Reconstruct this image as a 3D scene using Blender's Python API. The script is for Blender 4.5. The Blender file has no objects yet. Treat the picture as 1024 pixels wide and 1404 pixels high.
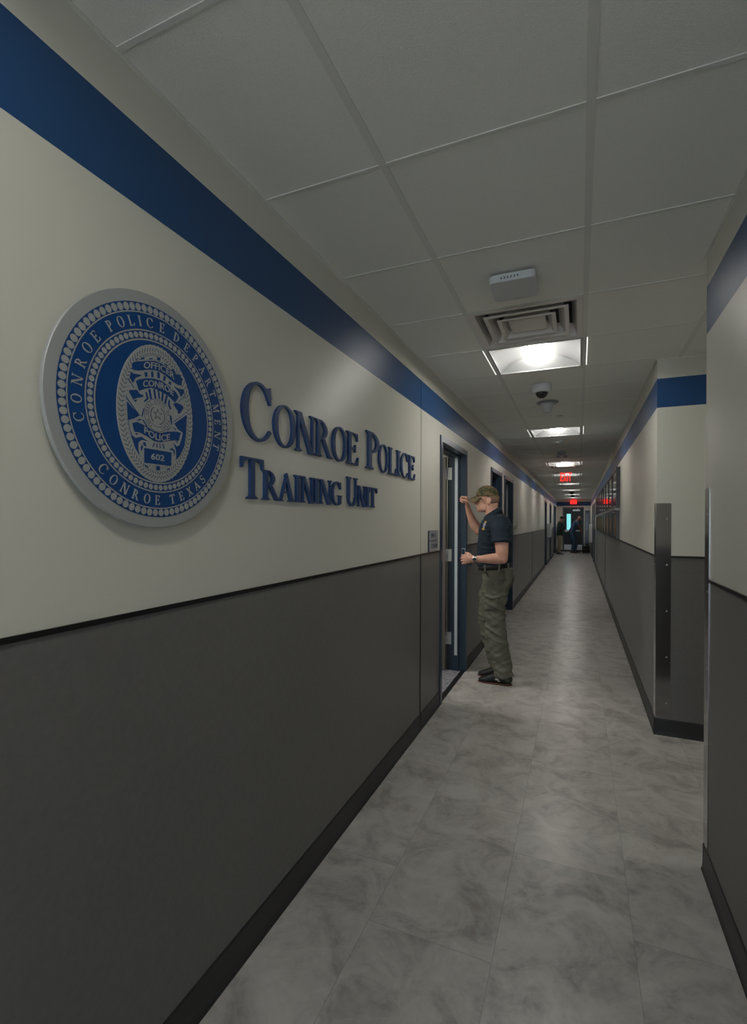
import bpy, bmesh, math, random
from mathutils import Vector, Matrix, noise
random.seed(7)
SC = bpy.context.scene
COL = SC.collection
PI = math.pi

# ------------------------------------------------------------------ dimensions (metres)
XL, XR = -1.044, 0.500          # left and right corridor wall faces
ZC = 2.636                      # ceiling
YB, YE = -1.3, 26.4             # corridor back end (behind the camera) and far end
ZR, ZB0, ZB1 = 1.255, 2.301, 2.505   # chair rail, blue band
ZBASE = 0.115

# ------------------------------------------------------------------ materials
def new_mat(name):
    m = bpy.data.materials.new(name); m.use_nodes = True
    nt = m.node_tree; b = nt.nodes['Principled BSDF']
    return m, nt, b

def mat(name, col, rough=.5, metal=0., spec=.5, emit=None, es=0., bump=None, coat=0., var=None, alpha=None, trans=None):
    m, nt, b = new_mat(name)
    b.inputs['Base Color'].default_value = (*col, 1)
    b.inputs['Roughness'].default_value = rough
    b.inputs['Metallic'].default_value = metal
    b.inputs['Specular IOR Level'].default_value = spec
    b.inputs['Coat Weight'].default_value = coat
    if trans: b.inputs['Transmission Weight'].default_value = trans; b.inputs['IOR'].default_value = 1.3
    if emit:
        b.inputs['Emission Color'].default_value = (*emit, 1); b.inputs['Emission Strength'].default_value = es
    tc = nt.nodes.new('ShaderNodeTexCoord')
    if bump:
        scale, strength, dist = bump[:3]
        n = nt.nodes.new('ShaderNodeTexNoise'); n.inputs['Scale'].default_value = scale; n.inputs['Detail'].default_value = 3
        if len(bump) > 3:
            mp = nt.nodes.new('ShaderNodeMapping'); mp.inputs['Scale'].default_value = bump[3]
            nt.links.new(tc.outputs['Object'], mp.inputs['Vector']); nt.links.new(mp.outputs['Vector'], n.inputs['Vector'])
        else:
            nt.links.new(tc.outputs['Object'], n.inputs['Vector'])
        bp = nt.nodes.new('ShaderNodeBump'); bp.inputs['Strength'].default_value = strength; bp.inputs['Distance'].default_value = dist
        nt.links.new(n.outputs['Fac'], bp.inputs['Height']); nt.links.new(bp.outputs['Normal'], b.inputs['Normal'])
    if var:
        scale, col2 = var[:2]
        n = nt.nodes.new('ShaderNodeTexNoise'); n.inputs['Scale'].default_value = scale; n.inputs['Detail'].default_value = 5
        nt.links.new(tc.outputs['Object'], n.inputs['Vector'])
        cr = nt.nodes.new('ShaderNodeValToRGB')
        lo, hi = (var[2], var[3]) if len(var) > 3 else (.35, .65)
        cr.color_ramp.elements[0].position = lo; cr.color_ramp.elements[1].position = hi
        cr.color_ramp.elements[0].color = (*col, 1); cr.color_ramp.elements[1].color = (*col2, 1)
        nt.links.new(n.outputs['Fac'], cr.inputs['Fac']); nt.links.new(cr.outputs['Color'], b.inputs['Base Color'])
    return m

M = {}
M['cream'] = mat('cream_laminate', (.635, .625, .545), .25, spec=.5, bump=(160, .08, .002))
M['grey'] = mat('grey_textured_laminate', (.138, .135, .128), .24, spec=.6, bump=(220, .14, .002, (1, 1, 2.2)), var=(60, (.155, .151, .143)))
M['blue'] = mat('blue_band_paint', (.017, .070, .190), .30, spec=.5, bump=(160, .08, .002))
M['ceiling'] = mat('ceiling_tile', (.86, .86, .80), .92, spec=.1, bump=(260, .5, .0015), var=(300, (.80, .80, .745)))
M['grid'] = mat('ceiling_grid_metal', (.72, .72, .67), .5)
for k_, r_ in (('cream', .40), ('grey', .42), ('blue', .42)):       # vertically brushed laminate finish: reflections stretch up and down
    nt_ = M[k_].node_tree; b_ = nt_.nodes['Principled BSDF']
    tg_ = nt_.nodes.new('ShaderNodeTangent'); tg_.direction_type = 'RADIAL'; tg_.axis = 'Z'
    nt_.links.new(tg_.outputs[0], b_.inputs['Tangent']); b_.inputs['Anisotropic'].default_value = .88; b_.inputs['Anisotropic Rotation'].default_value = .25; b_.inputs['Roughness'].default_value = r_
M['plenum'] = mat('plenum_dark', (.10, .10, .10), .9)
M['black_rubber'] = mat('black_rubber', (.022, .022, .023), .45)
M['rail'] = mat('black_reveal_trim', (.008, .008, .009), .4)
M['cream_trim'] = mat('cream_reveal_trim', (.42, .415, .35), .4)
M['frame'] = mat('dark_navy_steel', (.014, .033, .060), .30, spec=.6)
M['leaf'] = mat('dark_grey_door_leaf', (.13, .118, .104), .45)
M['leafdark'] = mat('dark_door_leaf', (.012, .020, .024), .4)
M['steel'] = mat('brushed_stainless', (.33, .33, .34), .13, metal=1., bump=(400, .05, .001, (1, 1, .02)))
M['silver'] = mat('silver_hardware', (.62, .64, .66), .35, metal=.9)
M['gasket'] = mat('pale_gasket', (.50, .56, .60), .5)
M['white'] = mat('white_plastic', (.62, .64, .64), .45)
M['warmwhite'] = mat('painted_diffuser_metal', (.74, .69, .65), .3)
M['recess'] = mat('grey_recess_metal', (.16, .165, .17), .35, metal=.4)
M['pan'] = mat('white_light_pan', (.40, .41, .41), .55)
M['lens'] = mat('lit_lens', (.9, .9, .9), .5, emit=(1., .965, .91), es=31)
M['edge_glow'] = mat('tile_edge_glow', (.8, .8, .8), .5, emit=(1., .99, .95), es=.9)  # emissive stand-in for lamplight on the tile edges
M['black'] = mat('black_plastic', (.012, .012, .013), .3)
M['darkdome'] = mat('dark_dome', (.006, .006, .007), .08, spec=.8)
M['red'] = mat('red_lit_letters', (.5, .01, .01), .4, emit=(1, .02, .012), es=1.6)
M['redface'] = mat('red_lit_face', (.4, .01, .01), .4, emit=(1, .01, .01), es=.9)
M['acrylic'] = mat('clear_acrylic', (.95, .97, .97), .02, spec=.3, trans=1.)
M['acrylic'].node_tree.nodes['Principled BSDF'].inputs['IOR'].default_value = 1.08
M['sealsilver'] = mat('seal_silver', (.33, .345, .335), .42, metal=.15, var=(900, (.40, .415, .40)))
M['sealblue'] = mat('seal_blue', (.003, .052, .190), .42, spec=.3)
M['letterblue'] = mat('letter_blue', (.018, .056, .165), .40, spec=.4)
M['sign'] = mat('sign_silver', (.40, .41, .43), .35, metal=.3)
M['signink'] = mat('sign_lettering', (.06, .07, .085), .5)
M['fill_daylight'] = mat('added_daylight_pane', (.3, .6, .8), .2, emit=(.82, .90, 1.0), es=3.8)  # emits the light of the added lobby windows
M['teal'] = mat('teal_daylight_pane', (.2, .6, .6), .2, emit=(.20, .64, .66), es=.85)
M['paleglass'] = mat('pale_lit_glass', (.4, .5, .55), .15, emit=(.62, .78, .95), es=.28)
M['blueglass'] = mat('blue_dark_glass', (.02, .05, .08), .12, spec=.7)
M['carpet'] = mat('striped_carpet', (.14, .14, .17), .95, var=(30, (.30, .30, .33)))
M['dispframe'] = mat('dark_display_frame', (.030, .030, .032), .4)
M['dispred'] = mat('dark_red_glazed_panel', (.11, .012, .020), .10, spec=1.0, coat=1.0)
M['ledge'] = mat('grey_ledge', (.28, .29, .30), .45)
# people
M['skin'] = mat('skin', (.62, .325, .225), .5, spec=.4, bump=(90, .15, .002), var=(14, (.68, .38, .28)))
M['skindark'] = mat('brown_skin', (.16, .075, .045), .5)
M['skin2'] = mat('tan_skin', (.36, .17, .11), .5)
M['hair'] = mat('cropped_hair', (.26, .165, .11), .8, bump=(500, .6, .002))
M['navycloth'] = mat('navy_polo_knit', (.015, .025, .038), .82, spec=.25, bump=(420, .35, .001), var=(5, (.020, .032, .048)))
M['olive'] = mat('olive_ripstop', (.125, .123, .096), .85, spec=.2, bump=(300, .3, .001), var=(6, (.160, .157, .124)))
M['camo'] = mat('camouflage_cloth', (.055, .062, .024), .85, var=(22, (.19, .125, .065), .46, .54))
M['belt'] = mat('black_webbing', (.010, .010, .011), .6)
M['shoe'] = mat('black_shoe_mesh', (.008, .010, .013), .6, var=(60, (.022, .026, .032), .5, .7))
M['sole'] = mat('rust_sole', (.11, .04, .03), .7)
M['heelgreen'] = mat('green_heel', (.040, .060, .030), .7)
M['gold'] = mat('gold_thread', (.55, .38, .05), .6)
M['lilac'] = mat('pale_thread', (.35, .34, .45), .6)
M['greencloth'] = mat('dark_green_jacket', (.012, .028, .016), .8)
M['khaki'] = mat('khaki_cloth', (.33, .27, .17), .8)
M['denim'] = mat('denim', (.035, .075, .12), .8)
M['bluecloth'] = mat('blue_shirt_cloth', (.035, .070, .14), .8)
M['brownleather'] = mat('brown_leather', (.06, .025, .012), .6)
M['blackcloth'] = mat('black_cloth', (.008, .008, .009), .8)

def floor_mat():
    m, nt, b = new_mat('stone_vinyl_tile')
    N, Lk = nt.nodes.new, nt.links.new
    tc = N('ShaderNodeTexCoord'); sp = N('ShaderNodeSeparateXYZ'); Lk(tc.outputs['Object'], sp.inputs[0])
    def mth(op, a, bb=None, c=None):
        n = N('ShaderNodeMath'); n.operation = op
        for i, v in enumerate((a, bb, c)):
            if v is None: continue
            if isinstance(v, (int, float)): n.inputs[i].default_value = v
            else: Lk(v, n.inputs[i])
        return n.outputs[0]
    W, Ln = .4525, .9144
    xs = mth('DIVIDE', mth('ADD', sp.outputs['X'], .7198), W)
    colm = mth('FLOOR', xs)
    fx = mth('FRACT', xs)
    ys = mth('DIVIDE', mth('ADD', mth('SUBTRACT', sp.outputs['Y'], .764), mth('MULTIPLY', colm, .31)), Ln)
    row = mth('FLOOR', ys); fy = mth('FRACT', ys)
    ex = mth('MULTIPLY', mth('MINIMUM', fx, mth('SUBTRACT', 1, fx)), W)
    ey = mth('MULTIPLY', mth('MINIMUM', fy, mth('SUBTRACT', 1, fy)), Ln)
    e = mth('MINIMUM', ex, ey)
    joint = mth('LESS_THAN', e, .0016)
    # per-tile shift of the clouding
    cmb = N('ShaderNodeCombineXYZ'); Lk(mth('MULTIPLY', colm, 3.7), cmb.inputs[0]); Lk(mth('MULTIPLY', row, 5.3), cmb.inputs[1]); Lk(mth('MULTIPLY', mth('ADD', colm, row), 7.1), cmb.inputs[2])
    va = N('ShaderNodeVectorMath'); va.operation = 'ADD'; Lk(tc.outputs['Object'], va.inputs[0]); Lk(cmb.outputs[0], va.inputs[1])
    n1 = N('ShaderNodeTexNoise'); n1.inputs['Scale'].default_value = 5.0; n1.inputs['Detail'].default_value = 7; n1.inputs['Roughness'].default_value = .62; n1.inputs['Distortion'].default_value = .9
    Lk(va.outputs[0], n1.inputs['Vector'])
    n2 = N('ShaderNodeTexNoise'); n2.inputs['Scale'].default_value = 24; n2.inputs['Detail'].default_value = 8; n2.inputs['Roughness'].default_value = .68; n2.inputs['Distortion'].default_value = .5
    Lk(va.outputs[0], n2.inputs['Vector'])
    s = mth('ADD', mth('MULTIPLY', n1.outputs['Fac'], .76), mth('MULTIPLY', n2.outputs['Fac'], .24))
    cr = N('ShaderNodeValToRGB'); Lk(s, cr.inputs['Fac'])
    cr.color_ramp.elements[0].position = .37; cr.color_ramp.elements[0].color = (.300, .278, .258, 1)
    cr.color_ramp.elements[1].position = .63; cr.color_ramp.elements[1].color = (.560, .540, .508, 1)
    el = cr.color_ramp.elements.new(.49); el.color = (.450, .432, .405, 1)
    mx = N('ShaderNodeMix'); mx.data_type = 'RGBA'; Lk(mth('MULTIPLY', joint, .55), mx.inputs[0]); Lk(cr.outputs['Color'], mx.inputs[6]); mx.inputs[7].default_value = (.25, .24, .23, 1)
    Lk(mx.outputs[2], b.inputs['Base Color'])
    b.inputs['Roughness'].default_value = .36
    Lk(mth('ADD', mth('MULTIPLY', n2.outputs["Fac"], .14), .23), b.inputs['Roughness'])
    bp = N('ShaderNodeBump'); bp.inputs['Strength'].default_value = .12; bp.inputs['Distance'].default_value = .003
    Lk(n2.outputs['Fac'], bp.inputs['Height']); Lk(bp.outputs['Normal'], b.inputs['Normal'])
    return m
M['floor'] = floor_mat()

def picture_mat(name, sky, land, seed):
    m, nt, b = new_mat(name)
    N, Lk = nt.nodes.new, nt.links.new
    tc = N('ShaderNodeTexCoord'); sp = N('ShaderNodeSeparateXYZ'); Lk(tc.outputs['Object'], sp.inputs[0])
    n = N('ShaderNodeTexNoise'); n.inputs['Scale'].default_value = 9; n.inputs['Detail'].default_value = 5
    mp = N('ShaderNodeMapping'); mp.inputs['Location'].default_value = (seed, seed * 2, 0); Lk(tc.outputs['Object'], mp.inputs[0]); Lk(mp.outputs[0], n.inputs['Vector'])
    a = N('ShaderNodeMath'); a.operation = 'MULTIPLY_ADD'; Lk(n.outputs['Fac'], a.inputs[0]); a.inputs[1].default_value = .16
    sub_ = N('ShaderNodeMath'); sub_.operation = 'MULTIPLY_ADD'; sub_.inputs[1].default_value = 1.25; sub_.inputs[2].default_value = -.06; Lk(sp.outputs['Z'], sub_.inputs[0]); Lk(sub_.outputs[0], a.inputs[2])
    cr = N('ShaderNodeValToRGB'); Lk(a.outputs[0], cr.inputs['Fac'])
    e = cr.color_ramp.elements
    e[0].position = .02; e[0].color = (land[0] * .5, land[1] * .5, land[2] * .4, 1)
    e[1].position = .50; e[1].color = (*sky, 1)
    x = e.new(.22); x.color = (*land, 1)
    x = e.new(.33); x.color = (land[0] * .7 + .05, land[1] * .7 + .05, land[2] * .8 + .05, 1)
    Lk(cr.outputs[0], b.inputs['Base Color']); b.inputs['Roughness'].default_value = .6
    return m

# ------------------------------------------------------------------ mesh building
class MB:
    def __init__(s): s.v = []; s.f = []; s.m = []; s.sm = []
    def add(s, vs, fs, mi=0, sm=False):
        o = len(s.v); s.v += [tuple(v) for v in vs]
        for f in fs: s.f.append(tuple(i + o for i in f)); s.m.append(mi); s.sm.append(sm)
        return s
    def box(s, x0, x1, y0, y1, z0, z1, mi=0):
        x0, x1 = min(x0, x1), max(x0, x1); y0, y1 = min(y0, y1), max(y0, y1); z0, z1 = min(z0, z1), max(z0, z1)
        v = [(x0, y0, z0), (x1, y0, z0), (x1, y1, z0), (x0, y1, z0), (x0, y0, z1), (x1, y0, z1), (x1, y1, z1), (x0, y1, z1)]
        return s.add(v, [(0, 3, 2, 1), (4, 5, 6, 7), (0, 1, 5, 4), (1, 2, 6, 5), (2, 3, 7, 6), (3, 0, 4, 7)], mi)
    def rbox(s, x0, x1, y0, y1, z0, z1, r, axis='z', mi=0, seg=4):
        """box with rounded edges parallel to axis"""
        ax = 'xyz'.index(axis); lo = (x0, y0, z0); hi = (x1, y1, z1)
        a, b = [i for i in range(3) if i != ax]
        pts = []
        for cx, cy, a0 in ((hi[a] - r, hi[b] - r, 0), (lo[a] + r, hi[b] - r, 90), (lo[a] + r, lo[b] + r, 180), (hi[a] - r, lo[b] + r, 270)):
            for k in range(seg + 1):
                t = math.radians(a0 + 90 * k / seg); pts.append((cx + r * math.cos(t), cy + r * math.sin(t)))
        n = len(pts); vs = []
        for h in (lo[ax], hi[ax]):
            for p in pts:
                q = [0, 0, 0]; q[a] = p[0]; q[b] = p[1]; q[ax] = h; vs.append(q)
        fs = [tuple(range(n))[::-1], tuple(range(n, 2 * n))] + [(i, (i + 1) % n, n + (i + 1) % n, n + i) for i in range(n)]
        return s.add(vs, fs, mi)
    def prism(s, poly, fn, d0, d1, mi=0):
        """poly: 2D outline, fn(u,v,d) -> xyz"""
        n = len(poly)
        tri = bmesh_tess(poly)
        vs = [fn(u, v, d0) for u, v in poly] + [fn(u, v, d1) for u, v in poly]
        fs = [tuple(t) for t in tri] + [tuple(n + i for i in reversed(t)) for t in tri]
        fs += [(i, (i + 1) % n, n + (i + 1) % n, n + i) for i in range(n)]
        return s.add(vs, fs, mi)
    def lathe(s, prof, c, axis='z', n=32, mi=0, sm=True):
        """prof: [(r, h)] ; c centre"""
        vs = []; fs = []
        for r, h in prof:
            for k in range(n):
                t = 2 * PI * k / n; a, b = r * math.cos(t), r * math.sin(t)
                if axis == 'z': vs.append((c[0] + a, c[1] + b, c[2] + h))
                elif axis == 'x': vs.append((c[0] + h, c[1] + a, c[2] + b))
                else: vs.append((c[0] + b, c[1] + h, c[2] + a))
        for j in range(len(prof) - 1):
            for k in range(n):
                fs.append((j * n + k, j * n + (k + 1) % n, (j + 1) * n + (k + 1) % n, (j + 1) * n + k))
        fs.append(tuple(range(n))[::-1]); fs.append(tuple(range((len(prof) - 1) * n, len(prof) * n)))
        return s.add(vs, fs, mi, sm)
    def tube(s, pts, n=14, mi=0, cap=True, ref=None, sm=True):
        """pts: [(pos, ra, rb)], elliptical cross sections, rounded ends"""
        P = [Vector(p[0]) for p in pts]
        R = [(p[1], p[2] if len(p) > 2 else p[1]) for p in pts]
        if cap:
            d0 = (P[0] - P[1]).normalized(); d1 = (P[-1] - P[-2]).normalized()
            r0, r1 = min(R[0]), min(R[-1])
            P = [P[0] + d0 * r0 * .98, P[0] + d0 * r0 * .75, P[0] + d0 * r0 * .4] + P + [P[-1] + d1 * r1 * .4, P[-1] + d1 * r1 * .75, P[-1] + d1 * r1 * .98]
            sc = lambda rr, k: (rr[0] * k, rr[1] * k)
            R = [sc(R[0], .18), sc(R[0], .66), sc(R[0], .92)] + R + [sc(R[-1], .92), sc(R[-1], .66), sc(R[-1], .18)]
        ref = Vector(ref) if ref else Vector((0, 1, 0))
        vs = []; fs = []
        for i, p in enumerate(P):
            t = (P[min(i + 1, len(P) - 1)] - P[max(i - 1, 0)]).normalized()
            a = ref - t * ref.dot(t)
            if a.length < 1e-3: a = Vector((1, 0, 0)) - t * t.x
            a.normalize(); b = t.cross(a)
            for k in range(n):
                th = 2 * PI * k / n; vs.append(p + a * (R[i][0] * math.cos(th)) + b * (R[i][1] * math.sin(th)))
        for i in range(len(P) - 1):
            for k in range(n):
                fs.append((i * n + k, i * n + (k + 1) % n, (i + 1) * n + (k + 1) % n, (i + 1) * n + k))
        fs.append(tuple(range(n))[::-1]); fs.append(tuple(range((len(P) - 1) * n, len(P) * n)))
        return s.add(vs, fs, mi, sm)
    def ell(s, c, r, n=20, m=12, mi=0, rot=None):
        vs = []; fs = []
        c = Vector(c)
        for j in range(m + 1):
            ph = PI * (j + .02) / (m + .04) if 0 < j < m else (0.03 if j == 0 else PI - .03)
            for k in range(n):
                th = 2 * PI * k / n
                q = Vector((r[0] * math.sin(ph) * math.cos(th), r[1] * math.sin(ph) * math.sin(th), r[2] * math.cos(ph)))
                if rot: q = rot @ q
                vs.append(c + q)
        for j in range(m):
            for k in range(n): fs.append((j * n + k, (j + 1) * n + k, (j + 1) * n + (k + 1) % n, j * n + (k + 1) % n))
        fs.append(tuple(range(n))); fs.append(tuple(range(m * n, (m + 1) * n))[::-1])
        return s.add(vs, fs, mi, True)
    def stack(s, rings, n=28, mi=0, ex=2.3):
        """horizontal superellipse rings: (z, cx, cy, rx, ry[, tilt dz per dx])"""
        vs = []; fs = []
        for rg in rings:
            z, cx, cy, rx, ry = rg[:5]; tl = rg[5] if len(rg) > 5 else 0
            for k in range(n):
                th = 2 * PI * k / n; c, q = math.cos(th), math.sin(th)
                a = rx * math.copysign(abs(c) ** (2 / ex), c); b = ry * math.copysign(abs(q) ** (2 / ex), q)
                vs.append((cx + a, cy + b, z + tl * a))
        L = len(rings)
        for j in range(L - 1):
            for k in range(n): fs.append((j * n + k, j * n + (k + 1) % n, (j + 1) * n + (k + 1) % n, (j + 1) * n + k))
        fs.append(tuple(range(n))[::-1]); fs.append(tuple(range((L - 1) * n, L * n)))
        return s.add(vs, fs, mi, True)
    def mesh(s, name):
        me = bpy.data.meshes.new(name); me.from_pydata(s.v, [], s.f)
        me.update(); return me
    def build(s, name, mats, parent=None, fix=True, bevel=0):
        me = s.mesh(name)
        if not isinstance(mats, (list, tuple)): mats = [mats]
        for m in mats: me.materials.append(m)
        me.polygons.foreach_set('material_index', s.m); me.polygons.foreach_set('use_smooth', s.sm)
        if fix:
            bm = bmesh.new(); bm.from_mesh(me); bmesh.ops.recalc_face_normals(bm, faces=bm.faces); bm.to_mesh(me); bm.free()
        o = bpy.data.objects.new(name, me); COL.objects.link(o)
        if parent is not None:
            o.parent = parent; o.matrix_parent_inverse = Matrix.Translation(-parent.location)
        if bevel:
            bv = o.modifiers.new('bevel', 'BEVEL'); bv.width = bevel; bv.segments = 2; bv.limit_method = 'ANGLE'
        return o

def bmesh_tess(poly):
    from mathutils.geometry import tessellate_polygon
    return [tuple(t) for t in tessellate_polygon([[Vector((u, v, 0)) for u, v in poly]])]

def tag(o, label=None, cat=None, group=None, kind=None):
    if label: o['label'] = label
    if cat: o['category'] = cat
    if group: o['group'] = group
    if kind: o['kind'] = kind
    return o
def empty(name, loc, label=None, cat=None, group=None, kind=None):
    o = bpy.data.objects.new(name, None); COL.objects.link(o); o.location = loc; o.empty_display_size = .1
    return tag(o, label, cat, group, kind)
def copy_tree(root, delta, label=None):
    r = root.copy(); COL.objects.link(r); r.location = root.location + Vector(delta)
    if label: r['label'] = label
    for ch in list(root.children):
        c = ch.copy(); COL.objects.link(c); c.parent = r; c.matrix_parent_inverse = ch.matrix_parent_inverse.copy()
        for g in list(ch.children):
            d = g.copy(); COL.objects.link(d); d.parent = c; d.matrix_parent_inverse = g.matrix_parent_inverse.copy()
    return r
# ------------------------------------------------------------------ setting: floor, ceiling, walls
def ground(name, x0, x1, y0, y1, z, m):
    mb = MB(); mb.box(x0, x1, y0, y1, z - .06, z)
    return tag(mb.build(name, m), kind='structure')
ground('floor', -4.5, 3.7, -6.9, YE + .2, 0, M['floor'])

WALLM = [M['grey'], M['cream'], M['blue'], M['plenum']]
def wallbox(mb, x0, x1, y0, y1, z0=0., z1=ZC + .02):
    cuts = [(0, ZR, 0), (ZR, ZB0, 1), (ZB0, ZB1, 2), (ZB1, 99, 1)]
    for a, b, mi in cuts:
        lo, hi = max(a, z0), min(b, z1)
        if hi > lo: mb.box(x0, x1, y0, y1, lo, hi, mi)

TW = .166                                    # left wall thickness
DOORS_L = [(3.870, 4.885, 2.200), (6.333, 7.290, 2.195), (7.555, 8.590, 2.195), (16.95, 17.90, 2.20), (19.85, 20.80, 2.20), (22.95, 25.05, 2.26)]
mb = MB(); y = YB
for a, b, h in DOORS_L:
    wallbox(mb, XL - TW, XL, y, a + .03); wallbox(mb, XL - TW, XL, a + .03, b - .03, h - .03); y = b - .03
wallbox(mb, XL - TW, XL, y, YE + .15)
tag(mb.build('wall_left', WALLM, fix=False), kind='structure')

mb = MB(); wallbox(mb, XR, XR + .15, YB, 2.5); wallbox(mb, XR + .15, 3.25, 2.35, 2.5)
tag(mb.build('wall_right_near', WALLM, fix=False), kind='structure')
DOORS_R = [(18.75, 19.85, 2.2), (20.9, 22.0, 2.2)]
mb = MB(); wallbox(mb, XR + .15, 3.25, 3.96, 4.11); y = 3.96
for a, b, h in DOORS_R:
    wallbox(mb, XR, XR + .15, y, a + .03); wallbox(mb, XR, XR + .15, a + .03, b - .03, h - .03); y = b - .03
wallbox(mb, XR, XR + .15, y, YE + .15)
tag(mb.build('wall_right_far', WALLM, fix=False), kind='structure')
mb = MB(); wallbox(mb, 3.1, 3.25, 2.3, 4.2); tag(mb.build('wall_alcove', WALLM, fix=False), kind='structure')
# added unseen lobby behind the camera; its glowing glazing brightens the corridor
LB0, LB1, LBY = -4.2, 3.4, -6.6
mb = MB(); wallbox(mb, LB0, XL - TW, YB - .12, YB); wallbox(mb, XR + .15, LB1, YB - .12, YB); tag(mb.build('wall_added_lobby_front', WALLM, fix=False), kind='structure')
mb = MB(); wallbox(mb, LB0 - .15, LB0, LBY, YB); tag(mb.build('wall_added_lobby_left', WALLM, fix=False), kind='structure')
mb = MB(); wallbox(mb, LB1, LB1 + .15, LBY, YB); tag(mb.build('wall_added_lobby_right', WALLM, fix=False), kind='structure')
mb = MB(); wallbox(mb, LB0, LB1, LBY - .15, LBY, 0, .3); wallbox(mb, LB0, LB1, LBY - .15, LBY, 2.4); tag(mb.build('wall_added_lobby_back', WALLM, fix=False), kind='structure')
mb = MB(); mb.box(LB0 - .15, LB1 + .15, LBY - .15, YB, ZC, ZC + .1); tag(mb.build('ceiling_added_lobby', M['ceiling']), kind='structure')
# far end wall: cream above and below, blue band, door opening and sidelight opening
ENDM = [M['cream'], M['cream'], M['blue'], M['plenum']]
mb = MB(); wallbox(mb, XL - TW, -.76, YE, YE + .15); wallbox(mb, -.76, .19, YE, YE + .15, 2.20); wallbox(mb, .19, .255, YE, YE + .15)
wallbox(mb, .255, .47, YE, YE + .15, 2.06); wallbox(mb, .47, XR + .15, YE, YE + .15)
tag(mb.build('wall_end', ENDM, fix=False), kind='structure')

# black chair rail, baseboards, ceiling angles
def spans(y0, y1, doors):
    out = []; y = y0
    for a, b, h in doors:
        out.append((y, a)); y = b
    out.append((y, y1)); return out
TN = [0]
def trim(mb, m, name=None):
    TN[0] += 1
    return tag(mb.build(name or 'trim_%d' % TN[0], m), kind='structure')
mb = MB()
for a, b in spans(YB, YE, DOORS_L): mb.box(XL, XL + .006, a, b, ZR - .006, ZR + .007)
trim(mb, M['rail'])
mb = MB(); mb.box(XR - .006, XR, YB, 2.43, ZR - .012, ZR + .001)
trim(mb, M['rail'])
mb = MB()
for a, b in spans(4.03, YE, DOORS_R): mb.box(XR - .006, XR, a, b, ZR - .006, ZR + .007)
mb.box(.586, 3.1, 3.954, 3.96, ZR - .008, ZR + .006)
trim(mb, M['rail'])
def base_prof(mb, fn, y0, y1):
    """rubber cove base: fn(depth, along, z)"""
    pr = [(0, 0), (.012, 0), (.008, .012), (.006, .03), (.005, ZBASE - .006), (.003, ZBASE), (0, ZBASE)]
    vs = [fn(d, y0, z) for d, z in pr] + [fn(d, y1, z) for d, z in pr]; n = len(pr)
    mb.add(vs, [tuple(range(n)), tuple(range(n, 2 * n))[::-1]] + [(i, (i + 1) % n, n + (i + 1) % n, n + i) for i in range(n)])
mb = MB()
for a, b in spans(YB, YE, DOORS_L): base_prof(mb, lambda d, y, z: (XL + d, y, z), a, b)
trim(mb, M['black_rubber'], 'baseboard_left')
mb = MB(); base_prof(mb, lambda d, y, z: (XR - d, y, z), YB, 2.5)
trim(mb, M['black_rubber'], 'baseboard_right_near')
mb = MB()
for a, b in spans(3.948, YE, DOORS_R): base_prof(mb, lambda d, y, z: (XR - d, y, z), a, b)
base_prof(mb, lambda d, y, z: (y, 3.96 - d, z), XR - .012, 3.1)
trim(mb, M['black_rubber'], 'baseboard_right_far')
mb = MB(); base_prof(mb, lambda d, y, z: (y, YE - d, z), XL, -.79); trim(mb, M['black_rubber'], 'baseboard_end')
mb = MB()
mb.box(XL, XL + .012, YB, YE, ZC - .001, ZC + .003); mb.box(XL, XL + .003, YB, YE, ZC - .003, ZC + .03)
mb.box(XR - .008, XR, YB, 2.528, ZC - .001, ZC + .003)
mb.box(XR - .012, XR, 3.948, YE, ZC - .001, ZC + .003); mb.box(XR, 3.1, 3.948, 3.96, ZC - .001, ZC + .003)
mb.box(XL, XR, YE - .022, YE, ZC - .003, ZC + .003)
trim(mb, M['grid'])
# vertical panel joints
mb = MB(); mb.box(XL, XL + .003, 3.348, 3.356, ZR + .007, ZB0)
mb.box(XL, XL + .003, 12.36, 12.37, ZR + .007, ZB0); trim(mb, M['cream_trim'])
mb = MB(); mb.box(XL, XL + .005, 3.345, 3.359, ZBASE, ZR - .006); mb.box(XL + .005, XL + .009, 3.348, 3.356, .02, ZBASE)
mb.box(XL, XL + .004, 12.36, 12.38, ZBASE, ZR - .006)
mb.box(XR - .004, XR, 11.27, 11.285, ZBASE, ZR - .006); mb.box(XR - .004, XR, 16.3, 16.32, ZBASE, ZR - .006)
trim(mb, M['rail'])
mb = MB(); mb.box(XL, XL + .002, 3.3495, 3.3545, ZB0, ZB1); trim(mb, M['blue'])

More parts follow.
